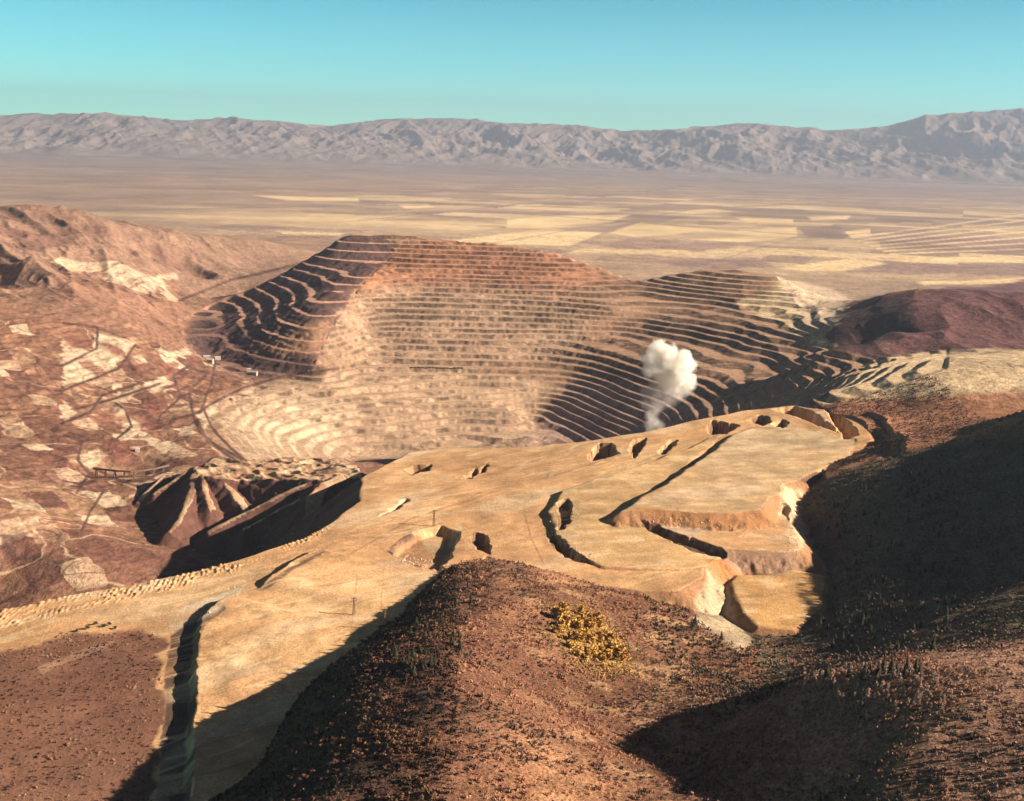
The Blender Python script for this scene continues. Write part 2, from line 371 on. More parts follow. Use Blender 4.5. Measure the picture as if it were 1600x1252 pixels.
HILLZ = [[(-100,300),(110,312),(300,355),(480,380),(520,378),(420,432),(300,486),(285,540),(200,530),(-100,480)]]
def height(X, Y, parts=False, upto=9):
    """full surface; X, Y flat arrays"""
    X = np.asarray(X, float); Y = np.asarray(Y, float)
    z = relief(X, Y)
    near = (Y < 12500)
    # erosion of natural ground
    px, py = project(X, Y, z)
    a, b = 0.60 * X - 0.80 * Y, 0.80 * X + 0.60 * Y
    hillw = sstep(-1100, -1900, X + 0.06 * (Y - 5000)) * sstep(4300, 5400, Y) * sstep(9500, 7600, Y) * sstep(-15, 25, poly_sd(px, py, HILLZ[0]))
    z = z + hillw * (58 * ridged(a / 3.4, b, 430, 3, 1) + 26 * ridged(a / 2.6, b, 150, 3, 2) - 66)
    yard = sstep(-650, -1000, X) * sstep(2000, 2600, Y) * sstep(5600, 4700, Y) * (1 - hillw)
    z = z + yard * (9 * fbm(X, Y, 170, 4, 2) + 5 * ridged(X, Y, 90, 3, 1))
    zy = z + 16 * fbm(X, Y, 240, 2, 3); ky = np.floor(zy / 13.0); uy = zy / 13.0 - ky
    ty = np.where(uy < .45, .12 * uy / .45, .12 + .88 * (uy - .45) / .55)
    z = z + yard * .75 * (13.0 * (ky + ty) - zy)
    rr_ = sstep(700, 1000, X) * sstep(6000, 5200, Y) * sstep(3200, 3500, Y)
    z = z + rr_ * (12 * ridged(X, Y * 0.5, 220, 3, 3))
    gul = sstep(300, 480, X) * sstep(2900, 2400, Y)
    z = z + gul * (16 * ridged(X * 0.45, Y, 180, 4, 0) - 3)
    nhill = sstep(1950, 1700, Y) * sstep(-260, -150, X) * (1 - gul)
    z = z + nhill * (4.5 * fbm(X, Y, 70, 4, 1) + 3 * ridged(X, Y, 120, 3, 2))
    z = z + 1.2 * fbm(X, Y, 35, 3, 3) * near
    z, pit = terrace(X, Y, z)
    nat = z
    z, who = fills(X, Y, z)
    pit = np.where(who != 0, 0, pit)
    z = cuts(X, Y, z); z = bumps(X, Y, z); z = heaps(X, Y, z)
    if parts: return z, who, pit, hillw, yard
    return z
def hit(pts, rmin=700, rmax=9000):
    """where the sight line through each pixel first meets the ground"""
    out = []
    rs = np.concatenate([np.arange(rmin, 3000, 4.0), np.arange(3000, rmax, 12.0)])
    for px, py in pts:
        x, y, d = raydir(px, py); h = math.hypot(x, y)
        X = x / h * rs; Y = y / h * rs; zr = CAMZ + d / h * rs
        g = height(X, Y); k = np.argmax(g >= zr)
        if g[k] < zr[k]: k = len(rs) - 1
        out.append((X[k], Y[k], g[k]))
    return np.array(out)

def scarp(pts, h, w, L): SC.append((hit(pts, 600)[:, :2], h, w, L))
CU = []
HOLES = []
def cut(pts, h, w):
    if w == 3: HOLES.append(pts)
    CU.append((hit(pts)[:, :2], h, w))
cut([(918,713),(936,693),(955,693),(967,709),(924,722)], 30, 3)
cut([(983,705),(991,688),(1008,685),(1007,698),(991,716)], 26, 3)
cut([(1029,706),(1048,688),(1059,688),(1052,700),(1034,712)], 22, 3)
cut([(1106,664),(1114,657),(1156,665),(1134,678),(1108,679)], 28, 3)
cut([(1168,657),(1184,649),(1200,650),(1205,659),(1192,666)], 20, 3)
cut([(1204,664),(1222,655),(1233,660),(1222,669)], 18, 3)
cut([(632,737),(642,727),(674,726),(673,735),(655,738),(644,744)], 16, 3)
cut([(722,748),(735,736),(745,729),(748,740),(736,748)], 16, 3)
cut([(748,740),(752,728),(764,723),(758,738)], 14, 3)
cut([(1205,640),(1240,635),(1272,644),(1300,666),(1312,678),(1290,670),(1246,652)], 24, 4)
cut([(1276,638),(1292,640),(1338,672),(1342,681),(1318,686)], 26, 4)
cut([(605,862),(628,843),(648,830),(690,822),(722,832),(704,872),(688,893),(660,888),(632,876)], 15, 9)
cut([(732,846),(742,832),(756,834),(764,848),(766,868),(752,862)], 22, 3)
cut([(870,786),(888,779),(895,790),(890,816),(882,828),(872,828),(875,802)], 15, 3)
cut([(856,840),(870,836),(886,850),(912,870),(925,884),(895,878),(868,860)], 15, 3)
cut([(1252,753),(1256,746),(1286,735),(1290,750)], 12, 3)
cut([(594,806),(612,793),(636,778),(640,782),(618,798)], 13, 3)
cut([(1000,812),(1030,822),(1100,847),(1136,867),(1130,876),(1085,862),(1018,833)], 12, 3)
SC = []
scarp([(296,1400),(300,1250),(306,1110),(309,1040),(311,1000),(320,972),(352,948),(380,934)], 14, 9, 260)
scarp([(402,924),(424,912),(462,884),(508,860)], 11, 6, 180)
scarp([(1412,712),(1418,692),(1380,660),(1345,648)], 12, 9, 60)
scarp([(1396,706),(1400,690),(1370,668)], 9, 9, 40)
CUTS = CU
BUMPS = SC
HEAPS = [(np.array([at_z(*p) for p in [(-60,962,226),(40,946,229),(100,931,232),(205,912,236),(300,893,240),(390,867,243),(470,842,246),(530,808,248)]]), 46.0), (np.array([at_z(*p) for p in [(700,897,250),(660,886,250),(632,874,250),(606,862,250)]]), 16.0)]

# ------------------------------------------------------------------ one polar sheet of ground, cut into named pieces
az = np.radians(np.arange(-33, 33.001, 0.049))
rows = [620.0]
while rows[-1] < 46500:
    r = rows[-1]
    if r < 2500: s = 2.1
    elif r < 6600: s = 4.6
    else: s = max(6.0, min(900, r * r / 1.09e6 * 0.75))
    rows.append(r + s)
rows += list(np.arange(46700, 62500, 120.0)) + [64000, 68000]
rows = np.array(rows)
NR, NA = len(rows), len(az)
X = (rows[:, None] * np.sin(az)[None]).ravel(); Y = (rows[:, None] * np.cos(az)[None]).ravel()
nearv = (rows < 12800)[:, None].repeat(NA, 1).ravel()
Zv = np.zeros(X.shape); WHO = np.zeros(X.shape, np.int8); PIT = np.zeros(X.shape); HW = np.zeros(X.shape); YD = np.zeros(X.shape)
idx = np.nonzero(nearv)[0]
for c in np.array_split(idx, 6):
    Zv[c], WHO[c], PIT[c], HW[c], YD[c] = height(X[c], Y[c], True)
far = ~nearv
Zv[far] = 3 * fbm(X[far], Y[far], 900, 2, 0) * np.clip((X[far] * 0 + 1), 0, 1)
# the mountain range on the horizon
SKY = np.array([(-400,196),(-100,190),(60,184),(115,187),(165,185),(230,190),(300,194),(370,191),(420,196),(470,199),(510,202),(560,198),(600,193),(640,192),(700,191),(730,193),(780,197),(840,199),(900,203),(960,209),(1000,210),(1060,207),(1110,203),(1155,200),(1210,204),(1245,207),(1265,205),(1290,210),(1340,209),(1380,206),(1410,200),(1440,193),(1490,189),(1560,186),(1700,182),(2000,186)], float)
mt = (np.hypot(X, Y) > 44000)
xm, ym = X[mt], Y[mt]; rm = np.hypot(xm, ym)
cr_r = 58000.0
ga = np.arctan2(xm, ym)
pxh, _ = project(np.sin(ga) * cr_r, np.cos(ga) * cr_r, np.full(ga.shape, 1800.0))
ysky = np.interp(pxh, SKY[:, 0], SKY[:, 1])
yh = 228 + (pxh - 800) * math.tan(RHO)
crest = CAMZ + (yh - ysky) / FPX * cr_r / math.cos(PITCH) ** 0 * 1.02
s = xm
prof = np.clip((rm - 48500) / (cr_r - 48500), 0, 1); back = np.clip((rm - cr_r) / 5000, 0, 1)
rg = ridged(xm + 0.5 * (rm - 50000), rm * 0.40, 3600, 5, 1); rg2 = ridged(xm - 0.3 * rm, rm * 0.5, 900, 4, 2)
env = prof ** 1.15 * (1 - back * 0.9)
zm = 90 * sstep(44000, 49000, rm) + crest * env + (560 * rg + 200 * rg2) * np.sin(np.pi * np.clip(prof, 0, 1)) ** 0.7 * (prof < 1) + (60 * rg + 40 * rg2) * env
# low foothills on the left part of the range
fh = sstep(44500, 47500, rm) * sstep(52000, 48500, rm) * sstep(-3000, -9000, xm) * sstep(-20000, -14000, xm)
zm = zm + 0 * fh * 260 * np.clip(fbm(xm, rm, 3000, 3, 2) + 0.35, 0, 1)
Zv[mt] = np.maximum(Zv[mt], zm * sstep(44000, 46500, rm))
PX, PY = project(X, Y, Zv)

# ------------------------------------------------------------------ ground colours (base colours of the materials lying there, some with shade painted in)
SAND = (.50,.295,.145); SANDP = (.56,.43,.26); OCHRE = (.46,.27,.10); PIT_C = (.33,.205,.13); PIT_R = (.34,.165,.095); PIT_W = (.37,.25,.165)
ROCK_SHADE = (.085,.05,.045); SCRUB = (.19,.092,.055); HILL = (.265,.16,.11); YARD = (.21,.11,.07); PLAIN = (.28,.195,.135); CREAM = (.66,.49,.27); WHITE = (.50,.37,.25)
FACE = (.30,.165,.085); MAROON = (.13,.06,.05); GRASS = (.44,.295,.14); RED = (.20,.085,.06); TRACK_SHADE = (.095,.052,.042); FIELD = (.30,.205,.15)
C = np.zeros((len(X), 3)); C[:] = PLAIN
nz1 = np.zeros(len(X)); nz2 = np.zeros(len(X)); nz3 = np.zeros(len(X))
nz1[idx] = fbm(X[idx], Y[idx], 38, 4, 1); nz2[idx] = fbm(X[idx], Y[idx], 240, 4, 2); nz3[idx] = fbm(X[idx], Y[idx], 11, 2, 3)
fi = np.nonzero(far)[0]
nz1[fi] = fbm(X[fi], Y[fi], 700, 3, 1); nz2[fi] = fbm(X[fi], Y[fi], 3000, 3, 2)
def mix(m, col, w=1.0):
    w = np.asarray(w); w = w[..., None] if w.ndim else w
    C[m] = C[m] * (1 - w) + np.array(col) * w
# plain with its sections of farmland
pl = np.hypot(X, Y) > 7000
xr, yr = X[pl] * 0.94 - Y[pl] * 0.34, X[pl] * 0.34 + Y[pl] * 0.94
yr = yr + 60 * fbm(X[pl], Y[pl], 2500, 2, 0)
ci, cj = np.floor(xr / 1609), np.floor(yr / 804)
rnd = LAT[0][(ci.astype(int) * 7 + 13) & 255, (cj.astype(int) * 11 + 5) & 255]
rnd2 = LAT[1][np.floor(xr / 1609 * 4).astype(int) & 255, cj.astype(int) & 255]
rp = np.hypot(X[pl], Y[pl])
farm = sstep(-5500, -500, X[pl] - 0.1 * Y[pl] + 1500) * sstep(8800, 11500, rp) * sstep(34000, 19000, rp)
band = fbm(X[pl] / 5, Y[pl], 900, 4, 3)
wf = np.clip(sstep(0.12, 0.45, rnd * 0.8 + 0.5 * band) + 0.35 * sstep(0.1, 0.5, rnd2), 0, 1) * farm
mix(pl, CREAM, wf * 0.75)
mix(pl, (.22,.15,.13), 0.55 * sstep(0.0, 0.5, -band + 0.3 * rnd) * sstep(9000, 14000, rp))
mix(pl, CREAM, 0.35 * sstep(0.15, 0.5, fbm(X[pl] / 7, Y[pl], 1400, 3, 1)) * sstep(30000, 15000, rp))
mix(pl, (.20,.15,.135), 0.6 * sstep(24000, 40000, rp))
gr = np.minimum(np.abs((xr / 1609) % 1 - 0.5), np.abs((yr / 1609) % 1 - 0.5))
# hills, yard, pit, dumps
mix(slice(None), HILL, np.clip(HW * 1.2, 0, 1))
lowhill = sstep(-300, -1200, X) * sstep(12500, 9500, Y) * (1 - HW) * (np.hypot(X, Y) > 5200)
mix(slice(None), (.27,.165,.11), lowhill)
mix(slice(None), (.15,.08,.06), HW * sstep(-0.05, 0.4, nz2) * 0.7)
nearm = np.hypot(X, Y) < 7000
mix(nearm, YARD, np.clip(1 - HW[nearm], 0, 1) * sstep(7000, 6000, np.hypot(X, Y)[nearm]))
mix(slice(None), PIT_C, np.clip(PIT, 0, 1))
PITM = PIT > 0.3
top = WHO > 0; side = WHO < 0
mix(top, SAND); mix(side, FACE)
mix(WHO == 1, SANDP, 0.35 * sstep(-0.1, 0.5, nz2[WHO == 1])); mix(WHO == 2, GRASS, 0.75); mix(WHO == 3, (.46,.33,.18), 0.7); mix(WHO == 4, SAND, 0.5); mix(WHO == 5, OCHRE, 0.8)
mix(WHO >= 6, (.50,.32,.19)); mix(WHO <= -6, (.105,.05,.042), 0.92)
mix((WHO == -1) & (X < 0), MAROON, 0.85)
nat = (WHO == 0) & (PIT < 0.5)
nh = nat & (Y < 1950) & (X > -400) & (X < 420)
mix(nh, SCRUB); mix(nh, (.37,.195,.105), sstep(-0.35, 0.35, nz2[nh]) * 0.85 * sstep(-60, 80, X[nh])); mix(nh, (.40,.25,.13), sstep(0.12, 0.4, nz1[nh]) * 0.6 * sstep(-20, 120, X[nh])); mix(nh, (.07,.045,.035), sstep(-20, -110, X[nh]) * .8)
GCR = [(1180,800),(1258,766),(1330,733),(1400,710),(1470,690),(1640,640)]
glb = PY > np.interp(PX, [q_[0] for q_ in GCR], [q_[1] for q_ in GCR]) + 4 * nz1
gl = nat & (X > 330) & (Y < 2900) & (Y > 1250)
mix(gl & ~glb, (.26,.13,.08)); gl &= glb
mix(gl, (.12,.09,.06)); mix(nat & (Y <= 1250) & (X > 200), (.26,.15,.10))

def paint(poly, col, soft=2.5, warp=4.0, op=1.0, sel=None):
    P = np.array(poly, float); lo = P.min(0) - 12; hi = P.max(0) + 12
    m = (PX > lo[0]) & (PX < hi[0]) & (PY > lo[1]) & (PY < hi[1])
    if sel is not None: m &= sel
    m = np.nonzero(m)[0]
    if not len(m): return
    d = poly_sd(PX[m] + warp * nz1[m] * 1.5, PY[m] + warp * nz2[m], P)
    mix(m, col, sstep(-soft, soft, d) * op)
def stroke(line, col, wd=2.0, op=1.0, sel=None, warp=2.0):
    P = np.array(line, float); lo = P.min(0) - 12; hi = P.max(0) + 12
    m = (PX > lo[0]) & (PX < hi[0]) & (PY > lo[1]) & (PY < hi[1])
    if sel is not None: m &= sel
    m = np.nonzero(m)[0]
    if not len(m): return
    d = np.abs(line_sd(PX[m] + warp * nz2[m], PY[m] + warp * nz1[m] * 0.4, P)[0])
    mix(m, col, sstep(wd, wd * 0.4, d) * op)
plain = np.hypot(X, Y) > 7500
for p in [[(795,343),(860,337),(985,335),(955,346),(900,350),(830,357),(790,356)],[(700,377),(785,366),(865,362),(945,363),(890,384),(790,382)],[(955,364),(1000,346),(1035,350),(1100,358),(1050,366),(990,370)],
          [(1126,361),(1200,356),(1245,354),(1245,368),(1190,376),(1110,380),(1020,382),(1080,374),(1180,367)],[(1214,419),(1332,404),(1386,412),(1320,422),(1260,424)],[(1320,361),(1358,357),(1362,366),(1330,371)],
          [(1430,441),(1680,432),(1680,440),(1448,445)],[(1373,405),(1680,398),(1680,412),(1430,410)],[(395,306),(480,309),(560,311),(560,315),(450,314)],[(431,362),(542,364),(530,368),(445,366)],
          [(1150,340),(1240,342),(1240,348),(1170,347)],[(620,320),(665,318),(680,324),(635,326)],[(1030,330),(1110,326),(1160,330),(1080,334)],[(560,372),(700,374),(740,379),(640,377)],[(1260,338),(1330,336),(1325,342),(1270,343)]]:
    paint(p, CREAM, 1.5, 2.0, 0.95, plain)
for p in [[(860,356),(955,352),(990,346),(950,364),(890,360)],[(930,385),(985,372),(1100,376),(1200,380),(1100,392),(1000,390)],[(1250,352),(1310,350),(1320,372),(1255,366)],[(1320,424),(1400,412),(1680,416),(1680,430),(1400,428)],[(1000,408),(1180,402),(1210,416),(1100,420)],[(1360,366),(1680,376),(1680,396),(1380,388)]]:
    paint(p, (.24,.155,.13), 2, 3.0, 0.8, plain)
for k in range(7):
    stroke([(1330 + 10 * k, 372 + 4.2 * k), (1680, 325 + 10.2 * k)], CREAM, 1.6, 0.8, plain, 0.5)
stroke([(880,392),(940,366),(1000,346)], (.30,.21,.17), 1.2, 0.9, plain, 0.5)
for l in [[(118,292),(700,300),(1680,318)],[(560,345),(1000,300),(1180,278)],[(700,392),(1090,326),(1680,300)],[(1010,440),(1240,372),(1680,345)],[(760,330),(1680,400)],[(130,330),(520,322),(900,318)]]:
    stroke(l, (.19,.14,.115), 1.1, .55, plain, .6)
# pit colours
pm = PIT > 0.3
paint([(500,420),(600,385),(680,372),(830,384),(930,415),(960,440),(880,452),(760,440),(620,452),(520,480)], PIT_R, 18, 10, 0.95, pm)
paint([(520,470),(640,452),(760,455),(860,470),(930,500),(880,560),(640,580),(500,575),(510,520)], PIT_W, 16, 10, 0.75, pm)
paint([(330,640),(390,602),(520,578),(720,578),(880,600),(880,690),(620,720),(380,722)], (.40,.275,.18), 6, 6, 0.85, pm)
paint([(345,650),(400,620),(470,605),(560,640),(520,700),(400,718)], WHITE, 14, 16, 0.55, pm)
paint([(1150,470),(1240,440),(1320,470),(1300,545),(1240,520)], SANDP, 6, 8, 0.9)
paint([(1215,430),(1300,455),(1330,470),(1295,510),(1260,500),(1225,470)], (.55,.42,.29), 5, 8, 0.9)
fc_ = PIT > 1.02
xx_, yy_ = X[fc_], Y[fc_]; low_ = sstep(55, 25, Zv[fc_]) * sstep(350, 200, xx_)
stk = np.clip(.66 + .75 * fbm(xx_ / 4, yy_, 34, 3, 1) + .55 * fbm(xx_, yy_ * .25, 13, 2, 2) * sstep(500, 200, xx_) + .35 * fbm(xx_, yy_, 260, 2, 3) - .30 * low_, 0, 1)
C[fc_] *= (1 - (np.clip((PIT[fc_] - 1) * 2.2, 0, .72) * stk))[:, None]  # bench faces darkened: streaky rock tone plus shade the sun leaves out
paint(SPUR, ROCK_SHADE, 5, 6, 0.95, PIT > 1.04)  # spur turned from the sun: its shade put into the face colour
paint(SPUR, (.44,.25,.175), 5, 6, 0.85, (PIT > .3) & (PIT <= 1.04))  # pale bench floors, brightened in colour as lit lines
paint([(282,500),(330,480),(400,520),(490,560),(485,585),(400,590),(330,572),(285,540)], ROCK_SHADE, 14, 16, 0.7, pm)  # lower flank of the spur painted darker as shade
paint([(400,545),(480,505),(520,500),(505,540),(470,560)], (.30,.17,.10), 8, 8, 0.7, pm)
paint([(900,590),(1000,600),(1100,640),(1000,690),(820,700)], (.30,.20,.165), 14, 8, 0.7, pm)  # shadow over the right of the bowl, painted as ground colour
paint([(1380,600),(1700,570),(1700,640),(1440,620)], WHITE, 6, 6, 0.6)
paint([(1370,560),(1440,545),(1760,545),(1760,600),(1330,628),(1280,630)], SANDP, 6, 8, 0.8)
# scrub and maroon hill at right, the hill's shade painted in
paint([(1296,520),(1330,485),(1400,456),(1500,450),(1760,420),(1760,545),(1440,550),(1380,562),(1310,545)], (.115,.055,.055), 3, 8, 0.95)
paint([(1300,620),(1400,618),(1700,600),(1760,640),(1400,712),(1320,660)], (.28,.135,.075), 8, 10, 0.9, WHO == 0)
paint([(1292,520),(1318,490),(1350,470),(1400,456),(1430,470),(1410,520),(1370,552),(1312,545)], (.06,.036,.034), 8, 12, .85)  # left face darkened again, shade put into the colour
# left slope and yard
ym_ = np.nonzero((WHO == 0) & (PIT < .3) & (X < -600) & (np.hypot(X, Y) < 4700) & (Y > 1500))[0]
xa, ya = X[ym_] + 45 * nz2[ym_] + 14 * nz1[ym_], Y[ym_] - 40 * nz2[ym_]
u_, v_ = (0.8 * xa + 0.6 * ya) / 66, (-0.6 * xa + 0.8 * ya) / 105
hs_ = LAT[2][np.floor(u_).astype(int) & 255, np.floor(v_ + .37 * np.floor(u_)).astype(int) & 255]
for lo_, hi_, col_ in ((-1, -.5, (.13,.06,.045)), (-.5, 0, (.18,.09,.06)), (0, .4, (.23,.12,.075)), (.4, .66, (.30,.18,.11)), (.66, .86, (.42,.29,.19)), (.86, 1.1, (.52,.40,.27))):
    q_ = ym_[(hs_ >= lo_) & (hs_ < hi_)]; mix(q_, col_, .8)
w_ = np.abs(fbm(xa, ya, 330, 3, 1)); mix(ym_, TRACK_SHADE, sstep(.018, .006, w_) * .8); w_ = np.abs(fbm(xa + 900, ya, 260, 3, 3) + .1); mix(ym_, (.44,.31,.20), sstep(.022, .008, w_) * .8)
w_ = np.abs(fbm(xa, ya + 700, 200, 3, 0) - .08); mix(ym_, TRACK_SHADE, sstep(.02, .008, w_) * .7)
paint([(95,420),(280,440),(300,500),(290,545),(180,520),(95,500)], (.25,.135,.09), 6, 8, 0.8)
for p in [[(165,425),(190,412),(226,430),(206,447),(172,437)],[(90,402),(182,411),(165,422),(130,425),(90,420)],[(210,451),(225,433),(275,426),(280,433),(252,437),(279,470),(268,470),(246,447),(232,460)],
          [(97,606),(102,572),(148,542),(152,516),(216,533),(194,560),(150,590)],[(172,621),(212,602),(222,610),(180,631)],[(95,622),(122,646),(95,660)],[(95,530),(145,548),(97,566)],[(255,560),(290,545),(300,552),(262,570)],
          [(200,560),(222,555),(230,568),(210,572)],[(310,640),(345,625),(330,650),(318,668)],[(278,668),(300,660),(305,680),(280,682)],[(185,672),(215,650),(225,660),(200,685)],[(200,655),(250,690),(240,700),(195,668)],[(230,600),(260,590),(268,602),(240,612)],[(120,720),(150,700),(165,716),(140,735)]]:
    paint(p, WHITE, 2, 7, 0.9)
for p in [[(122,562),(140,560),(168,580),(148,588)],[(152,532),(170,532),(192,548),(180,554)],[(100,522),(140,532),(146,542),(104,540)],[(150,650),(175,636),(184,658),(160,668)],[(195,645),(225,650),(255,680),(235,682)],[(200,555),(225,570),(210,580)],[(250,570),(280,565),(285,590),(255,590)],[(160,690),(205,690),(200,720),(165,722)],[(170,540),(200,550),(190,560)],[(225,625),(260,620),(255,650),(230,645)]]:
    paint(p, RED, 3, 6, 0.8)
for l in [[(300,576),(326,583),(296,610),(298,635),(302,650),(310,672),(332,692),(378,718)],[(302,648),(340,626),(380,606),(450,586),(530,576)],[(96,572),(150,545),(152,512),(100,505)],[(96,612),(185,576),(196,560),(210,540)],[(338,556),(330,600),(312,645),(270,655)],
          [(246,660),(250,650),(282,620),(272,588),(300,568)],[(96,662),(140,645),(160,618),(215,600)],[(178,690),(206,666),(196,640),(180,630)],[(150,733),(190,752),(222,752),(262,735)],[(100,680),(128,690),(122,720),(140,740),(120,770)],[(120,640),(180,622),(250,600)],[(160,770),(140,800),(128,830)],[(318,640),(330,668),(360,700),(384,720)],[(306,655),(325,690),(372,722)],[(280,470),(360,438),(470,412)]]:  # tracks, and the trestle deck's cast shadow painted as a dark line
    stroke(l, TRACK_SHADE, 3.0, 0.95)
# dumps in the foreground
paint([(1010,778),(1090,757),(1195,750),(1200,766),(1140,778),(1060,782)], WHITE, 6, 6, 0.7)
paint([(1020,819),(1060,821),(1105,827),(1090,840),(1050,834)], WHITE, 3, 3, 0.85)
paint([(1108,890),(1140,925),(1175,1003),(1160,1014),(1120,990),(1080,962),(1095,915)], (.47,.37,.24), 6, 10, 0.85)
paint([(1060,690),(1250,640),(1340,690),(1180,720)], (.47,.36,.22), 12, 10, 0.7, WHO == 3)
paint([(1225,760),(1250,765),(1260,850),(1240,862),(1222,800)], (.58,.43,.27), 5, 8, 0.8)
paint([(1105,876),(1134,870),(1152,896),(1130,905)], (.34,.16,.06), 3, 4, 0.9)
paint([(1120,858),(1240,862),(1254,880),(1220,898),(1152,894),(1128,872)], (.30,.19,.125), 3, 3, 0.9)
paint([(985,790),(1110,805),(1205,796),(1215,806),(1202,824),(1130,828),(1020,818)], (.34,.17,.075), 3, 3, 0.9)
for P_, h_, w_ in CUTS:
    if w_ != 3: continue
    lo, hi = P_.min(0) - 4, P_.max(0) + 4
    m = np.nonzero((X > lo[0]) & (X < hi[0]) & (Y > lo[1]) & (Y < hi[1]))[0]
    m = m[poly_sd(X[m], Y[m], P_) > -1]; mix(m, (.13,.075,.05), .92)  # hole walls and floors painted dark in place of their shade
paint([(605,862),(632,838),(648,829),(700,824),(722,832),(704,872),(688,893),(660,888)], (.27,.145,.08), 2, 2, .9)
paint([(604,860),(626,842),(650,827),(652,836),(632,850),(612,868)], ROCK_SHADE, 2, 1, .95)
paint([(655,836),(690,826),(700,840),(690,872),(668,862)], (.45,.36,.22), 4, 3, .8)
stroke([(716,824),(706,850),(692,893)], SANDP, 9, .9, None, 2)
paint([(236,1420),(246,1250),(255,1130),(262,1030),(264,992),(300,966),(350,944),(352,950),(322,972),(312,1000),(309,1040),(306,1130),(300,1250),(296,1420)], (.07,.045,.038), 2, 5, .92)  # brushy bank with the scarp's cast shadow painted into its colour
paint([(404,924),(424,906),(462,880),(508,858),(500,868),(462,888),(424,918)], (.09,.06,.045), 1.5, 3, .85)  # shadow strip below the second scarp, painted dark
paint([(100,960),(250,930),(400,885),(330,960),(250,980)], (.50,.36,.21), 8, 8, 0.6)
paint([(400,900),(250,965),(270,985),(340,950)], (.48,.42,.31), 5, 8, 0.7)
paint([(300,1050),(320,970),(560,870),(660,900),(560,1040)], (.52,.325,.16), 12, 10, 0.8)
for l, c_, w_ in [([(540,870),(640,812),(800,760),(960,716)], (.34,.19,.09), 2.2),([(700,800),(860,745),(1000,700),(1100,668)], (.38,.23,.11), 2.0),([(300,930),(460,868),(600,800),(760,742),(940,690)], (.38,.23,.12), 3),([(818,800),(828,840),(848,880)], (.25,.14,.08), 1.6),
                  ([(280,950),(450,885),(560,830)], (.40,.25,.13), 3),([(560,900),(556,935),(550,985)], (.34,.20,.11), 1.2),([(600,880),(597,950)], (.34,.20,.11), 1.0),([(900,900),(1000,905),(1080,885)], (.40,.27,.13), 3),([(880,770),(960,735),(1080,690)], (.50,.37,.21), 5),([(1050,740),(1180,715),(1340,690)], (.40,.28,.16), 4),([(1000,760),(1150,742),(1260,735)], (.40,.28,.15), 4)]:
    stroke(l, c_, w_, 0.75, WHO > 0, 4)
for _k in range(16):
    y0 = rr.uniform(-40, 40); a0 = rr.uniform(560, 900)
    stroke([(a0, 800 + y0 - (a0 - 640) * 0.30), (a0 + 130, 760 + y0 - (a0 - 640) * 0.30), (a0 + 240, 728 + y0 - (a0 - 640) * 0.30)], rr.choice([(.40,.25,.12), (.58,.42,.24), (.44,.29,.14)]), rr.uniform(1.0, 2.6), 0.45, WHO == 1, 6)
tp_ = np.nonzero(WHO >= 6)[0]; tw = fbm(X[tp_] + .5 * Y[tp_], (Y[tp_] - X[tp_]) / 3.5, 22, 4, 2)
mix(tp_, (.30,.16,.10), sstep(.0, .35, tw) * .7); mix(tp_, (.58,.44,.29), sstep(.1, .4, -tw) * .6)
tp_ = np.nonzero(WHO == 1)[0]
ta, tb_ = X[tp_] * .80 + Y[tp_] * .60, -X[tp_] * .60 + Y[tp_] * .80
tw = np.abs(fbm(ta / 5, tb_, 34, 3, 1)); mix(tp_, (.36,.215,.10), sstep(.06, .02, tw) * .7)
tw = np.abs(fbm(ta / 6, tb_, 55, 3, 3) + .1); mix(tp_, (.60,.44,.26), sstep(.06, .02, tw) * .6)
mix(tp_, (.44,.25,.12), sstep(.05, .4, fbm(ta / 2.5, tb_, 60, 4, 2)) * .55); mix(tp_, (.55,.42,.27), sstep(.1, .45, fbm(ta / 2.5, tb_, 75, 4, 0)) * .5)
for w0 in (2, 3, 4, 5):
    tp_ = np.nonzero(WHO == w0)[0]; tw = fbm(X[tp_] / 3.2, Y[tp_] - .2 * X[tp_], 16, 4, w0)
    mix(tp_, (.36,.23,.12), sstep(.08, .4, tw) * .5); mix(tp_, (.58,.46,.30), sstep(.08, .4, -tw) * .45)
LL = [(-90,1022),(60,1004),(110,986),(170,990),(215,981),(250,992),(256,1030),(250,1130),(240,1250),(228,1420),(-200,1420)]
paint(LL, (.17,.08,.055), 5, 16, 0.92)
paint([(60,1040),(130,1010),(180,1000),(176,1006),(120,1026),(70,1052)], (.36,.22,.14), 2, 8, .7)
paint([(870,955),(930,960),(960,1000),(985,1040),(940,1040),(880,1000)], (.42,.24,.05), 12, 14, 0.5, nh)
mr = np.hypot(X, Y) > 46500
mix(mr, (.20,.155,.13)); mix(mr, (.085,.085,.09), 0.6 * sstep(0.0, 0.5, nz2[mr] + 0.4 * nz1[mr]) * sstep(300, 1500, Zv[mr]))
v = (1 + 0.30 * nz1 + 0.22 * nz2 + 0.16 * nz3)
C = np.clip(C * v[:, None], 0.01, 0.85)

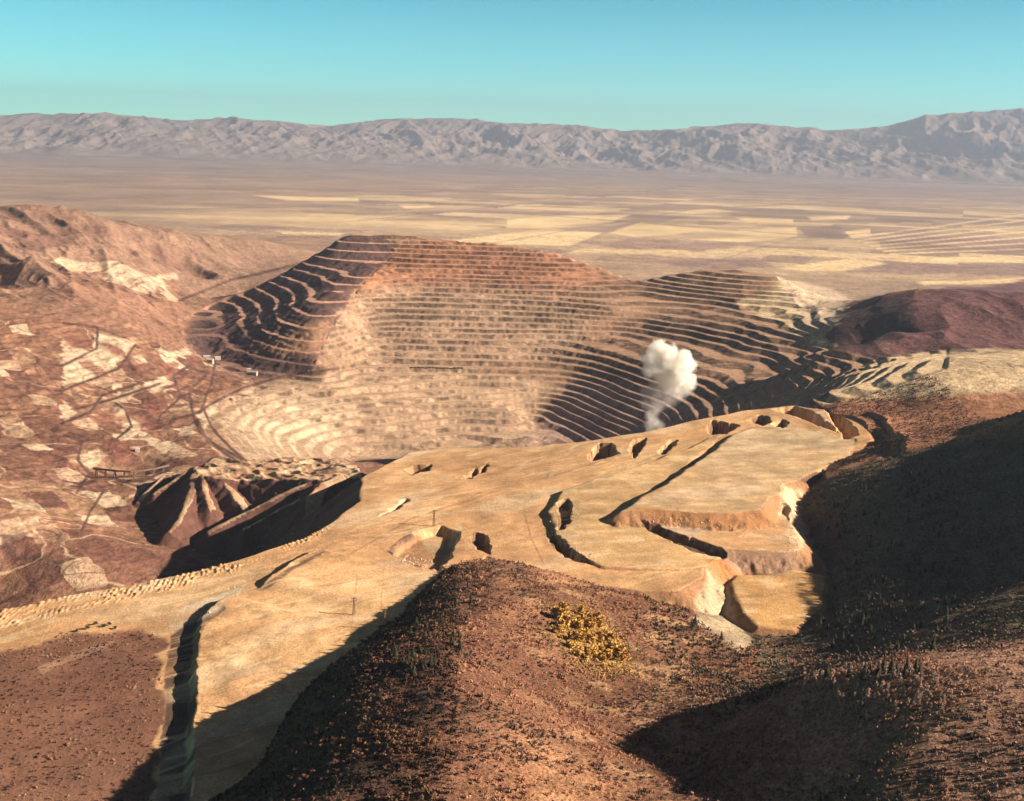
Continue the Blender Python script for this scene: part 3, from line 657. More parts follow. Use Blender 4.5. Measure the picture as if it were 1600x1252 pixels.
# ------------------------------------------------------------------ materials
def node_mat(name):
    m = bpy.data.materials.new(name); m.use_nodes = True
    return m, m.node_tree, m.node_tree.nodes['Principled BSDF']
def ground_mat(name, s1, s2, bump, dist, var=0.35):
    m, t, b = node_mat(name)
    b.inputs['Roughness'].default_value = 0.95; b.inputs['Specular IOR Level'].default_value = 0.1
    at = t.nodes.new('ShaderNodeAttribute'); at.attribute_name = 'soil'
    ge = t.nodes.new('ShaderNodeNewGeometry')
    n1 = t.nodes.new('ShaderNodeTexNoise'); n1.inputs['Scale'].default_value = 1 / s1; n1.inputs['Detail'].default_value = 6; n1.inputs['Roughness'].default_value = 0.65
    n2 = t.nodes.new('ShaderNodeTexNoise'); n2.inputs['Scale'].default_value = 1 / s2; n2.inputs['Detail'].default_value = 5; n2.inputs['Roughness'].default_value = 0.7
    t.links.new(ge.outputs['Position'], n1.inputs['Vector']); t.links.new(ge.outputs['Position'], n2.inputs['Vector'])
    mr_ = t.nodes.new('ShaderNodeMapRange'); mr_.inputs[1].default_value = 0.3; mr_.inputs[2].default_value = 0.7; mr_.inputs[3].default_value = 1 - var; mr_.inputs[4].default_value = 1 + var
    t.links.new(n1.outputs[0], mr_.inputs[0])
    vm = t.nodes.new('ShaderNodeVectorMath'); vm.operation = 'SCALE'
    t.links.new(at.outputs['Color'], vm.inputs[0]); t.links.new(mr_.outputs[0], vm.inputs['Scale'])
    t.links.new(vm.outputs[0], b.inputs['Base Color'])
    bp = t.nodes.new('ShaderNodeBump'); bp.inputs['Strength'].default_value = bump; bp.inputs['Distance'].default_value = dist
    t.links.new(n2.outputs[0], bp.inputs['Height']); t.links.new(bp.outputs[0], b.inputs['Normal'])
    return m
M_near = ground_mat('dump_soil', 3.5, 4, 0.7, 1.8, 0.30)
M_scrub = ground_mat('scrub_soil', 4, 6, 1.0, 4.0, 0.62)
M_pit = ground_mat('bench_rock', 14, 16, 0.8, 5.0, 0.30)
M_hill = ground_mat('hill_soil', 22, 30, 0.9, 9.0, 0.38)
M_plain = ground_mat('valley_soil', 160, 200, 0.2, 5.0, 0.18)
M_mtn = ground_mat('mountain_rock', 500, 500, 0.9, 90.0, 0.25)

# ------------------------------------------------------------------ cut the sheet into pieces
def tagp(o, **k):
    for a_, b_ in k.items(): o[a_] = b_
    return o
ii, jj = np.meshgrid(np.arange(NR - 1), np.arange(NA - 1), indexing='ij')
v0 = (ii * NA + jj).ravel(); quad = np.stack([v0, v0 + 1, v0 + NA + 1, v0 + NA], 1)
qx = X[v0]; qy = Y[v0]; qr = np.hypot(qx, qy); qw = WHO[v0]; qp = PIT[v0]; qh = HW[v0]
reg = np.full(len(quad), 0)
reg[:] = 0                                                       # valley plain
reg[(qr < 8600)] = 1                                             # hills round the mine
reg[(qr < 5600) & (qx < -300) & (qh < 0.2)] = 2                  # yard in the gulch
reg[(qr < 2950) & (qx > 300)] = 3                                # shaded gulch
reg[(qr < 1950) & (qx > -420) & (qx < 420)] = 4                  # scrub hill
reg[(qp > 0.4)] = 5
reg[qw != 0] = 6
reg[qr > 46000] = 7
pieces = [('plain', M_plain), ('hills', M_hill), ('terrain', M_hill), ('gulch', M_scrub), ('hill', M_scrub), ('mine_pit', M_pit), ('dump_terrace', M_near), ('mountains', M_mtn)]
labels = ['flat valley plain of pale and brown farm fields', 'brown eroded hills round the mine', 'terraced brown slope with pale yards and winding tracks left of the pit', 'dark wooded gulch at the lower right', 'reddish scrub hill in the foreground',
          'huge open pit mine wall cut in concentric benches', 'sandy mine dump plateau with haul roads in the foreground', 'hazy mountain range along the horizon']
coords = np.stack([X, Y, Zv], 1).astype(np.float32)
C4 = np.c_[C, np.ones(len(C))].astype(np.float32)
def mesh_np(name, co, faces, mat, col=None, smooth=True, mats=None, mi=None):
    """one mesh from numpy arrays (faces: n x k)"""
    me = bpy.data.meshes.new(name); k = faces.shape[1]
    me.vertices.add(len(co)); me.vertices.foreach_set('co', np.ascontiguousarray(co, np.float32).ravel())
    me.loops.add(faces.size); me.loops.foreach_set('vertex_index', np.ascontiguousarray(faces, np.int32).ravel())
    me.polygons.add(len(faces)); me.polygons.foreach_set('loop_start', np.arange(0, faces.size, k, dtype=np.int32)); me.polygons.foreach_set('loop_total', np.full(len(faces), k, np.int32))
    me.polygons.foreach_set('use_smooth', np.full(len(faces), smooth, bool))
    if col is not None:
        ca = me.color_attributes.new('soil', 'FLOAT_COLOR', 'POINT'); ca.data.foreach_set('color', np.ascontiguousarray(col, np.float32).ravel())
    for q_ in (mats or [mat]): me.materials.append(q_)
    if mi is not None: me.polygons.foreach_set('material_index', np.asarray(mi, np.int32))
    me.update(calc_edges=True); me.validate()
    return me
for k, ((nm, mat), lb) in enumerate(zip(pieces, labels)):
    qs = quad[reg == k]
    if not len(qs): continue
    used, inv = np.unique(qs, return_inverse=True)
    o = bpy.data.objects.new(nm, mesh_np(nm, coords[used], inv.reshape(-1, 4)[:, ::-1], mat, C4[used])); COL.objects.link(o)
    tagp(o, kind='structure', label=lb, category='ground')
#TAIL
# ------------------------------------------------------------------ plants
def leafmat(name, rough=0.8):
    m, t, b = node_mat(name); b.inputs['Roughness'].default_value = rough; b.inputs['Specular IOR Level'].default_value = 0.15
    at = t.nodes.new('ShaderNodeAttribute'); at.attribute_name = 'soil'; t.links.new(at.outputs['Color'], b.inputs['Base Color'])
    return m
def plainmat(name, col, rough=0.8, nscale=2.0, var=0.3):
    m, t, b = node_mat(name); b.inputs['Roughness'].default_value = rough
    n_ = t.nodes.new('ShaderNodeTexNoise'); n_.inputs['Scale'].default_value = nscale; n_.inputs['Detail'].default_value = 4
    tc = t.nodes.new('ShaderNodeTexCoord'); t.links.new(tc.outputs['Object'], n_.inputs['Vector'])
    r_ = t.nodes.new('ShaderNodeValToRGB'); e = r_.color_ramp.elements
    e[0].position = 0.3; e[1].position = 0.7
    e[0].color = (*[c * (1 - var) for c in col], 1); e[1].color = (*[min(1, c * (1 + var)) for c in col], 1)
    t.links.new(n_.outputs[0], r_.inputs[0]); t.links.new(r_.outputs[0], b.inputs['Base Color'])
    return m
M_leaf = leafmat('leaves'); M_bark = plainmat('bark', (.12,.085,.06)); M_pale_bark = plainmat('pale_bark', (.45,.38,.3))
rs = np.random.RandomState(11)
def cluster(n, rx, rz, leaf, shape=1.0, cz=0.0):
    """n leaf quads spread through an uneven crown volume"""
    d = rs.normal(size=(n, 3)); d /= np.linalg.norm(d, axis=1)[:, None]
    r = rs.rand(n) ** 0.45
    p = d * r[:, None] * np.array([rx, rx, rz])
    p *= (0.75 + 0.35 * np.sin(3.1 * d[:, :1] * 2 + 4 * d[:, 1:2] + 5 * d[:, 2:3]))
    p[:, 2] += cz
    a = rs.normal(size=(n, 3)); a /= np.linalg.norm(a, axis=1)[:, None]
    b = np.cross(a, rs.normal(size=(n, 3))); b /= np.linalg.norm(b, axis=1)[:, None]
    s_ = leaf * (0.6 + 0.8 * rs.rand(n, 1))
    co = np.stack([p - a * s_, p + b * s_ * 0.7, p + a * s_, p - b * s_ * 0.7], 1)
    return co.reshape(-1, 3)
def quads(nq): return np.arange(nq * 4).reshape(-1, 4)
def tube_mesh(name, h, r0, r1, mat, n=7, lean=0.0):
    a = np.linspace(0, 2 * np.pi, n, endpoint=False); co = []
    hs = np.linspace(-0.6, h, 5)
    for k, z in enumerate(hs):
        r = r0 + (r1 - r0) * k / 4
        co.append(np.c_[r * np.cos(a) + lean * z * z / max(h, 1), r * np.sin(a), np.full(n, z)])
    co = np.concatenate(co); f = [[k * n + i, k * n + (i + 1) % n, (k + 1) * n + (i + 1) % n, (k + 1) * n + i] for k in range(4) for i in range(n)]
    return mesh_np(name, co, np.array(f), mat)
def conifer_mesh(h, w, col):
    co = []; fa = []
    nt_ = 11
    for k in range(nt_):
        z0 = h * (0.07 + 0.90 * k / nt_); rad = w * (1 - k / nt_) ** 0.85 * rs.uniform(0.8, 1.15) + 0.12
        nb = 9 if k < 7 else 6
        a0 = rs.rand() * 6.3
        for i in range(nb):
            a = a0 + 6.283 * i / nb + rs.uniform(-.2, .2); L = rad * rs.uniform(0.7, 1.2); hw = 0.34 * L + 0.15
            ca, sa = math.cos(a), math.sin(a); top = z0 + h * 0.13; tip = z0 - 0.10 * L + rs.uniform(-.1, .1)
            b0 = len(co)
            co += [(0, 0, top), (ca * L * 0.55 - sa * hw, sa * L * 0.55 + ca * hw, z0), (ca * L, sa * L, tip), (ca * L * 0.55 + sa * hw, sa * L * 0.55 - ca * hw, z0)]
            fa.append([b0, b0 + 1, b0 + 2, b0 + 3])
    co = np.array(co); c = np.c_[np.array(col)[None] * (0.7 + 0.6 * rs.rand(len(co), 1)), np.ones(len(co))]
    return mesh_np('crown', co, np.array(fa), M_leaf, c, False)
def crown_mesh(h, w, n, leaf, pal, low=0.25):
    cs = []; cl = []
    for k in range(7):
        ang = rs.rand() * 6.3; q = w * 0.45 * rs.rand()
        c = cluster(n // 7, w * rs.uniform(.42, .62), h * rs.uniform(.16, .26), leaf, cz=h * rs.uniform(low + .15, .85))
        c[:, 0] += q * math.cos(ang); c[:, 1] += q * math.sin(ang); cs.append(c)
        col = np.array(pal[rs.randint(len(pal))]) * rs.uniform(.8, 1.2)
        cl.append(np.repeat(col[None] * (0.75 + 0.5 * rs.rand(len(c) // 4, 1)), 4, 0))
    co = np.concatenate(cs); c = np.concatenate(cl)
    return mesh_np('crown', co, quads(len(co) // 4), M_leaf, np.c_[c, np.ones(len(c))], False)
def add(name, me, parent=None):
    o = bpy.data.objects.new(name, me); COL.objects.link(o)
    if parent: o.parent = parent
    return o
def empty(name, loc, rz=0, sc=1):
    o = bpy.data.objects.new(name, None); o.location = loc; o.rotation_euler = (0, 0, rz); o.scale = (sc,) * 3; o.empty_display_size = 1
    COL.objects.link(o); return o
CON = [(conifer_mesh(h, w, c), tube_mesh('trunk', h * .55, .28, .1, M_bark)) for h, w, c in [(13, 3.7, (.026,.026,.013)), (11, 3.4, (.032,.030,.016)), (15, 3.8, (.024,.025,.013)), (9, 3.1, (.03,.03,.018))]]
ASP = [(crown_mesh(h, w, 330, .95, [(.58,.36,.085), (.50,.31,.09), (.62,.42,.13), (.48,.27,.07)], .12), tube_mesh('trunk', h * .8, .2, .07, M_pale_bark, 7, .05)) for h, w in [(9, 4.2), (7.5, 3.8), (10.5, 4.4)]]
BARE = [(crown_mesh(h, w, 130, .45, [(.42,.27,.21), (.46,.32,.24), (.36,.22,.17)], .2), tube_mesh('trunk', h * .85, .18, .06, M_pale_bark, 6, .03)) for h, w in [(9, 2.6), (8, 2.2), (10, 2.8)]]
ROUND = [(crown_mesh(h, w, 200, .7, [(.05,.05,.03), (.06,.045,.03)], .05), tube_mesh('trunk', h * .6, .25, .1, M_bark)) for h, w in [(6, 4.5), (5, 4.0)]]
def plant(name, protos, pts, cat, label, group, k0=0, smin=.75, smax=1.25):
    XY = np.array(pts); zz = height(XY[:, 0], XY[:, 1])
    for i, (x, y) in enumerate(XY):
        c, t = protos[(i + k0) % len(protos)] if len(protos) > 1 else protos[0]
        sc = rr.uniform(smin, smax)
        o = empty(name, (x, y, float(zz[i])), rr.uniform(0, 6.28), sc)
        add('crown', c, o); add('trunk', t, o)
        o['label'] = label if isinstance(label, str) else label[i]; o['category'] = cat
        if group: o['group'] = group
def inside(poly, n, natural=True, tries=40, rmax=3500):
    P = np.array(poly, float); lo, hi = P.min(0), P.max(0); out = []
    for _ in range(tries):
        q_ = lo + rs.rand(n * 2, 2) * (hi - lo)
        q_ = q_[poly_sd(q_[:, 0], q_[:, 1], P) > 0][:max(8, n)]
        h_ = hit([tuple(a_) for a_ in q_], 620, rmax)
        if natural:
            _, w_, _, _, _ = height(h_[:, 0], h_[:, 1], True); h_ = h_[w_ == 0]
        out += [tuple(a_[:2]) for a_ in h_]
        if len(out) >= n: break
    return out[:n]
hp = inside([(540,1045),(600,1000),(650,955),(690,905),(742,868),(752,885),(735,960),(712,1050),(640,1060)], 90)
plant('conifer', CON, hp, 'tree', 'dark conifer among many on the shaded left flank of the scrub hill', 'conifers on the shaded side of the foreground hill', 0, .5, 1.0)
lone = hit([(995,968),(1086,977),(1127,1000)])[:, :2]
plant('conifer', CON[:3], lone, 'tree', ['small dark conifer in the middle of the reddish hill slope', 'dark conifer on the upper edge of the hill above the pale slide', 'lowest dark conifer on the hill beside the foot of the pale slide'], None, 1, .95, 1.1)
bt = hit([(1292,1060),(1326,1058),(1350,1062),(1358,1058),(1372,1056),(1380,1050),(1392,1052),(1400,1058),(1416,1056),(1430,1054),(1436,1060)], 620)[:, :2]
plant('conifer', CON[:3], bt, 'tree', 'dark pointed conifer rising from the pale bare thicket at the lower right', 'conifers in the pale thicket', 0, .9, 1.35)
gp = inside([(1262,790),(1330,740),(1470,700),(1500,800),(1490,1010),(1400,1030),(1300,1020),(1245,1010),(1262,930),(1330,880)], 190)
plant('conifer', CON, gp, 'tree', 'dark conifer in the shaded forest of the lower right gulch', 'conifers of the shaded gulch', 0, .7, 1.2)
ap = inside([(862,962),(900,955),(935,968),(950,985),(968,1015),(985,1045),(940,1048),(905,1030),(880,1005)], 110)
plant('aspen', ASP, ap, 'tree', 'golden yellow aspen in the bright grove on the reddish hill', 'golden aspens on the hill', 0, .9, 1.6)
bp_ = inside([(1245,1052),(1300,1040),(1360,1046),(1470,1046),(1500,1060),(1490,1110),(1260,1110)], 170)
plant('bare_aspen', BARE, bp_, 'tree', 'pale bare aspen in the sunlit thicket at the lower right', 'bare aspens of the lower right thicket', 0, .6, 1.1)
lb = hit([(150,978),(163,981),(172,978),(180,984),(138,985),(120,988)])[:, :2]
plant('dark_bush', ROUND, lb, 'bush', 'round dark bush beside the road at the lower left', 'dark bushes beside the lower left road')

def scatter(name, pts, sizes, cols, label, ntempl=10, nleaf=16, leaf=.42, flat=.8):
    """ground cover nobody could count: one mesh of many leafy clumps"""
    T = [cluster(nleaf, 1.0, flat, leaf, cz=.5) for _ in range(ntempl)]
    ti = rs.randint(ntempl, size=len(pts)); zz = height(pts[:, 0], pts[:, 1]); co = []; cl = []
    for k in range(ntempl):
        m = ti == k
        if not m.any(): continue
        c = T[k][None] * sizes[m][:, None, None]
        c[..., 0] += pts[m][:, 0:1]; c[..., 1] += pts[m][:, 1:2]; c[..., 2] += zz[m][:, None]
        co.append(c.reshape(-1, 3)); v_ = 0.7 + 0.6 * rs.rand(m.sum(), nleaf, 1)
        cl.append(np.repeat((cols[m][:, None] * v_).reshape(-1, 3), 4, 0))
    co = np.concatenate(co); cl = np.concatenate(cl)
    o = add(name, mesh_np(name, co, quads(len(co) // 4), M_leaf, np.c_[cl, np.ones(len(cl))], False))
    o['kind'] = 'stuff'; o['label'] = label; o['category'] = 'scrub'
SLIDE = [(1108,888),(1140,925),(1178,1003),(1165,1016),(1120,992),(1080,964),(1095,915)]
def field(x0, x1, y0, y1, n):
    p = np.c_[rs.uniform(x0, x1, n), rs.uniform(y0, y1, n)]
    z_, w_, pt_, _, _ = height(p[:, 0], p[:, 1], True)
    a_, b_ = project(p[:, 0], p[:, 1], z_)
    k_ = (w_ == 0) & (pt_ < .3) & (poly_sd(a_, b_, SLIDE) < 0)
    return p[k_], z_[k_], a_[k_], b_[k_]
def palette(p, pal, k): 
    pal = np.array(pal); f_ = np.clip((fbm(p[:, 0], p[:, 1], k, 3, 2) * 1.3 + .5) + rs.normal(size=len(p)) * .22, 0, .999)
    return pal[(f_ * len(pal)).astype(int)]
p, z_, pa, pb = field(-330, 420, 760, 1900, 62000)
sh = palette(p, [(.06,.04,.028), (.10,.05,.035), (.15,.07,.045), (.20,.09,.055), (.25,.12,.07), (.18,.085,.05), (.28,.15,.08)], 70)
gold = sstep(-30, 25, poly_sd(pa, pb, [(862,950),(900,945),(945,962),(962,985),(985,1020),(1000,1060),(930,1060),(895,1035),(872,1005)]) + 18 * fbm(p[:, 0], p[:, 1], 40, 2, 1))[:, None]
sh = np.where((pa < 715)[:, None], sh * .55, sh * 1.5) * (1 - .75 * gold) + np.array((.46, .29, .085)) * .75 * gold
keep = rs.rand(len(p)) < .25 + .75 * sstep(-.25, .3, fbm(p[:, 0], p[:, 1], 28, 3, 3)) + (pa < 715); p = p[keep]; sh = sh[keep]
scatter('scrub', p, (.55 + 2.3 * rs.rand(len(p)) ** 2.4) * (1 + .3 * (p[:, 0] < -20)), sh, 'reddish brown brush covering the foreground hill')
p, z_, pa, pb = field(-40, 200, 1250, 1700, 5200)
k_ = poly_sd(pa, pb, [(858,950),(905,946),(948,962),(968,985),(990,1020),(1000,1060),(925,1064),(895,1035),(868,1003)]) + 14 * fbm(p[:, 0], p[:, 1], 45, 2, 3) > 0; p = p[k_]
scatter('golden_brush', p, .5 + 1.9 * rs.rand(len(p)) ** 1.8, palette(p, [(.34,.20,.075), (.50,.32,.09), (.56,.38,.12), (.44,.30,.12)], 30), 'golden brush spreading round the aspen grove on the hill', flat=1.0)
p, z_, pa, pb = field(200, 1300, 1150, 2700, 16000)
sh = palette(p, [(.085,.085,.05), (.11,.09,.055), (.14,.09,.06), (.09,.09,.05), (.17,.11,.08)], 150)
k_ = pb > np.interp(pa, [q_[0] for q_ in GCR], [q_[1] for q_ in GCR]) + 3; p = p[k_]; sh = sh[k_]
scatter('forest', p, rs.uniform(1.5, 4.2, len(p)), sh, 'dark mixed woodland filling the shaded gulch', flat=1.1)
p, z_, pa, pb = field(150, 620, 700, 1300, 6000)
sh = palette(p, [(.28,.17,.13), (.34,.21,.16), (.20,.11,.08), (.30,.19,.11), (.10,.07,.045)], 90)
scatter('thicket', p, rs.uniform(1.0, 2.4, len(p)), sh, 'pale leafless brush on the sunlit spur at the lower right', flat=1.2)
p, z_, pa, pb = field(640, 1050, 2300, 3200, 5000)
sh = palette(p, [(.20,.09,.055), (.26,.12,.07), (.12,.07,.045), (.22,.12,.09)], 120)
scatter('brush', p, rs.uniform(1.2, 3.2, len(p)), sh, 'rust coloured brush on the slope beyond the plateau')

p = np.c_[rs.uniform(-1000, -330, 16000), rs.uniform(800, 1600, 16000)]; a_, b_ = project(p[:, 0], p[:, 1], height(p[:, 0], p[:, 1]))
p = p[poly_sd(a_, b_, LL) > 1.5 + 6 * fbm(p[:, 0], p[:, 1], 40, 2, 1)]
scatter('scrub', p, .4 + 1.8 * rs.rand(len(p)) ** 2, palette(p, [(.07,.04,.03), (.13,.06,.045), (.19,.085,.06), (.24,.12,.08), (.30,.18,.11)], 60), 'low reddish scrub beside the road at the lower left')

def rubble(name, polys, n, label):
    """loose broken rock: one mesh of many small angular stones"""
    pts = []
    for P in polys:
        P = np.array(P, float); lo, hi = P.min(0), P.max(0); q_ = lo + rs.rand(n, 2) * (hi - lo); q_ = q_[poly_sd(q_[:, 0], q_[:, 1], P) > 0]
        pts += [h_[:2] for h_ in hit([tuple(a_) for a_ in q_])]
    pts = np.array(pts); zz = height(pts[:, 0], pts[:, 1]); m_ = len(pts)
    oc = np.array([(1,0,0),(-1,0,0),(0,1,0),(0,-1,0),(0,0,1),(0,0,-1)], float); fc = np.array([(0,2,4),(2,1,4),(1,3,4),(3,0,4),(2,0,5),(1,2,5),(3,1,5),(0,3,5)])
    sz = .5 + 1.5 * rs.rand(m_) ** 3
    v_ = oc[None] * (0.6 + .7 * rs.rand(m_, 6, 1)) * sz[:, None, None]; v_ += np.c_[pts, zz + .2 * sz][:, None]
    a_ = rs.rand(m_) ; cl = np.stack([.42 + .16 * a_, .31 + .13 * a_, .20 + .12 * a_, np.ones(m_)], 1)
    o = add(name, mesh_np(name, v_.reshape(-1, 3), (fc[None] + 6 * np.arange(m_)[:, None, None]).reshape(-1, 3), M_leaf, np.repeat(cl, 6, 0), False))
    o['kind'] = 'stuff'; o['label'] = label; o['category'] = 'rubble'
rubble('rubble', [[(262,985),(345,955),(400,905),(480,872),(420,890),(330,930),(255,965)], [(605,866),(640,888),(690,896),(690,880),(640,870)], [(865,780),(895,780),(930,886),(880,868),(855,842)], [(1215,760),(1255,765),(1258,868),(1230,866)], [(985,800),(1200,826),(1212,834),(1010,822)], [(90,925),(300,888),(520,806),(530,820),(300,915),(90,975)]], 420, 'loose pale rubble strewn along the dump banks')
# ------------------------------------------------------------------ blast smoke
px1 = 3640 / FPX
BALLS = []
for bx, by, br, bw in [(1027,544,12,1),(1034,552,15,1),(1044,558,17,1),(1069,559,13,1),(1075,571,12,1),(1061,578,21,1),(1036,574,22,1),(1018,563,15,.9),(1014,578,12,.8),(1074,594,13,.7),(1049,598,19,.7),(1066,606,15,.45),(1029,610,19,.28),(1012,614,13,.22),(1046,622,14,.22),(1024,632,15,.22),(1010,632,11,.16),(1019,648,11,.3),(1022,660,9,.35),(1030,664,9,.3),(1013,664,8,.25),(1084,600,8,.4),(1058,616,12,.3),(1020,676,10,.35),(1024,690,11,.4),(1020,704,12,.4)]:
    x, y, z = at_r(bx, by, 3640 + rr.uniform(-22, 22)); BALLS.append((Vector((float(x), float(y), float(z))), br * px1 * 1.32, bw))
c0 = sum((b_[0] for b_ in BALLS), Vector()) / len(BALLS)
bm = bmesh.new()
for c, r, w_ in BALLS: bmesh.ops.create_icosphere(bm, subdivisions=3, radius=r * 1.12, matrix=Matrix.Translation(c - c0))
me = bpy.data.meshes.new('blast_smoke'); bm.to_mesh(me); bm.free()
tmp = bpy.data.objects.new('blast_smoke', me); COL.objects.link(tmp)
mod = tmp.modifiers.new('r', 'REMESH'); mod.mode = 'VOXEL'; mod.voxel_size = 5.0
bpy.context.view_layer.update()
me2 = bpy.data.meshes.new_from_object(tmp.evaluated_get(bpy.context.evaluated_depsgraph_get()))
bpy.data.objects.remove(tmp)
m, t, b = node_mat('smoke'); t.nodes.remove(b); out = [n_ for n_ in t.nodes if n_.type == 'OUTPUT_MATERIAL'][0]
pv = t.nodes.new('ShaderNodeVolumePrincipled'); t.links.new(pv.outputs[0], out.inputs['Volume'])
tc = t.nodes.new('ShaderNodeTexCoord')
def mnode(op, a, b_=None):
    n_ = t.nodes.new('ShaderNodeMath'); n_.operation = op
    for k, q_ in enumerate((a, b_)):
        if q_ is None: continue
        if isinstance(q_, (int, float)): n_.inputs[k].default_value = q_
        else: t.links.new(q_, n_.inputs[k])
    return n_.outputs[0]
def noise3(sc, det):
    n_ = t.nodes.new('ShaderNodeTexNoise'); n_.inputs['Scale'].default_value = 1 / sc; n_.inputs['Detail'].default_value = det; n_.inputs['Roughness'].default_value = .6
    t.links.new(tc.outputs['Object'], n_.inputs['Vector']); return n_.outputs[0]
eat = mnode('MULTIPLY', mnode('SUBTRACT', noise3(27., 6), .5), 1.7)
den = None
for c, r, w_ in BALLS:       # each puff thins out towards its own rim
    d_ = t.nodes.new('ShaderNodeVectorMath'); d_.operation = 'DISTANCE'; t.links.new(tc.outputs['Object'], d_.inputs[0]); d_.inputs[1].default_value = c - c0
    f_ = t.nodes.new('ShaderNodeMapRange'); f_.interpolation_type = 'SMOOTHSTEP'
    t.links.new(mnode('ADD', mnode('SUBTRACT', 1.0, mnode('DIVIDE', d_.outputs['Value'], r)), eat), f_.inputs[0])
    f_.inputs[1].default_value = .10 if w_ > .6 else .02; f_.inputs[2].default_value = .34 if w_ > .6 else .62; f_.inputs[4].default_value = .085 * w_ if w_ > .6 else .05 * w_
    den = f_.outputs[0] if den is None else mnode('MAXIMUM', den, f_.outputs[0])
t.links.new(den, pv.inputs['Density'])
pv.inputs['Color'].default_value = (.99, .965, .92, 1); pv.inputs['Anisotropy'].default_value = .1
me2.materials.clear(); me2.materials.append(m)
o = add('blast_smoke', me2); o.location = c0
o['label'] = 'billowing white and tan blast cloud rising out of the pit'; o['category'] = 'smoke'

# ------------------------------------------------------------------ small built things
M_wall = plainmat('pale_sheet_wall', (.33,.28,.23), .8, .6, .12); M_roof = plainmat('tin_roof', (.36,.32,.27), .8, .5, .12); M_door = plainmat('dark_door', (.06,.05,.045))
M_wood = plainmat('weathered_timber', (.10,.065,.05)); M_steel = plainmat('rusty_steel', (.13,.08,.06)); M_pole = plainmat('pole_timber', (.10,.07,.055)); M_rock = plainmat('pale_rock', (.55,.47,.37), .9, .4, .2)
def boxes(name, L, mat, parent=None):
    """L: list of (centre, half size, rotation about z) merged into one part"""
    bm = bmesh.new()
    for c, h, rz in L:
        bmesh.ops.create_cube(bm, size=2, matrix=Matrix.Translation(c) @ Matrix.Rotation(rz, 4, 'Z') @ Matrix.Diagonal((*h, 1)))
    me = bpy.data.meshes.new(name); bm.to_mesh(me); bm.free(); me.materials.append(mat)
    return add(name, me, parent)
def bar(bm, a, b, r):
    a, b = Vector(a), Vector(b); d = b - a
    M_ = Matrix.Translation((a + b) / 2) @ d.to_track_quat('Z', 'Y').to_matrix().to_4x4() @ Matrix.Diagonal((r, r, d.length / 2, 1))
    bmesh.ops.create_cube(bm, size=2, matrix=M_)
def bars(name, L, r, mat, parent=None):
    bm = bmesh.new()
    for a, b in L: bar(bm, a, b, r)
    me = bpy.data.meshes.new(name); bm.to_mesh(me); bm.free(); me.materials.append(mat)
    return add(name, me, parent)
def shed(pt, l, w, h, rz, label):
    x, y, z = hit([pt])[0]
    o = empty('mine_building', (x, y, z), rz); o['label'] = label; o['category'] = 'building'
    boxes('wall', [((0, 0, h / 2 - 1.5), (l / 2, w / 2, h / 2 + 1.5), 0)], M_wall, o)
    bm = bmesh.new(); e = .8
    vs = [bm.verts.new(v_) for v_ in [(-l/2-e,-w/2-e,h),(l/2+e,-w/2-e,h),(l/2+e,w/2+e,h),(-l/2-e,w/2+e,h),(-l/2-e,0,h+w*.28),(l/2+e,0,h+w*.28)]]
    for f in [(0,1,5,4),(2,3,4,5),(0,4,3),(1,2,5),(3,2,1,0)]: bm.faces.new([vs[q_] for q_ in f])
    me = bpy.data.meshes.new('roof'); bm.to_mesh(me); bm.free(); me.materials.append(M_roof); add('roof', me, o)
    boxes('door', [((-l * .2, -w / 2 - .15, h * .22), (l * .05, .12, h * .22), 0)], M_door, o)
    boxes('window', [((l * q_, -w / 2 - .12, h * .6), (l * .03, .1, h * .09), 0) for q_ in (.05, .22, .38)], M_door, o)
shed((323,561), 26, 14, 10, .3, 'long pale mine building, upper left of the group below the dark spur')
shed((329,568), 22, 16, 14, -.2, 'tall pale mine building, lowest of the three under the dark spur')
shed((340,563), 22, 13, 11, .5, 'pale mine building nearest the dark spur, right of the other two')
shed((389,582), 15, 11, 12, .2, 'small white building left of its pair at the foot of the dark wall')
shed((398,587), 20, 13, 13, -.3, 'larger white building right of its pair at the foot of the dark wall')
shed((215,706), 12, 9, 8, .4, 'lone white hut above the trestle on the left slope')

# railway trestle on the left
tz = 0
A_ = hit([(150,738),(182,748),(212,752),(244,742)]); gz = A_[:, 2].min()
dk = [at_z(px_, py_, float(gz + 27)) for px_, py_ in [(146,732),(165,734),(184,736),(204,737),(224,735),(244,732),(264,727)]]
pts = []
for (a_, b_) in zip(dk[:-1], dk[1:]):
    for k in range(4): pts.append((a_[0] + (b_[0] - a_[0]) * k / 4, a_[1] + (b_[1] - a_[1]) * k / 4))
pts.append(dk[-1]); pts = np.array(pts); ph = height(pts[:, 0], pts[:, 1]); dz = gz + 27
tr = empty('trestle_bridge', (float(pts[12, 0]), float(pts[12, 1]), float(gz))); tr['label'] = 'dark curved railway trestle crossing the gully on the left slope'; tr['category'] = 'bridge'
q3 = [Vector((a_ - pts[12, 0], b_ - pts[12, 1], dz - gz)) for a_, b_ in pts]
bars('deck', list(zip(q3[:-1], q3[1:])), 2.2, M_steel, tr)
for k in range(1, len(q3) - 1, 3):
    g_ = float(ph[k] - gz)
    if q3[k].z - g_ > 3:
        d_ = (q3[k + 1] - q3[k - 1]).normalized(); nrm = Vector((-d_.y, d_.x, 0)); H_ = q3[k].z - g_
        f1 = Vector((q3[k].x, q3[k].y, g_ - 2))
        bars('pier', [(q3[k] + nrm * 2, f1 + nrm * (2 + H_ * .12)), (q3[k] - nrm * 2, f1 - nrm * (2 + H_ * .12)), (q3[k] + nrm * 2 - Vector((0, 0, H_ * .5)), q3[k] - nrm * 2 - Vector((0, 0, H_ * .5)))], .9, M_wood, tr)

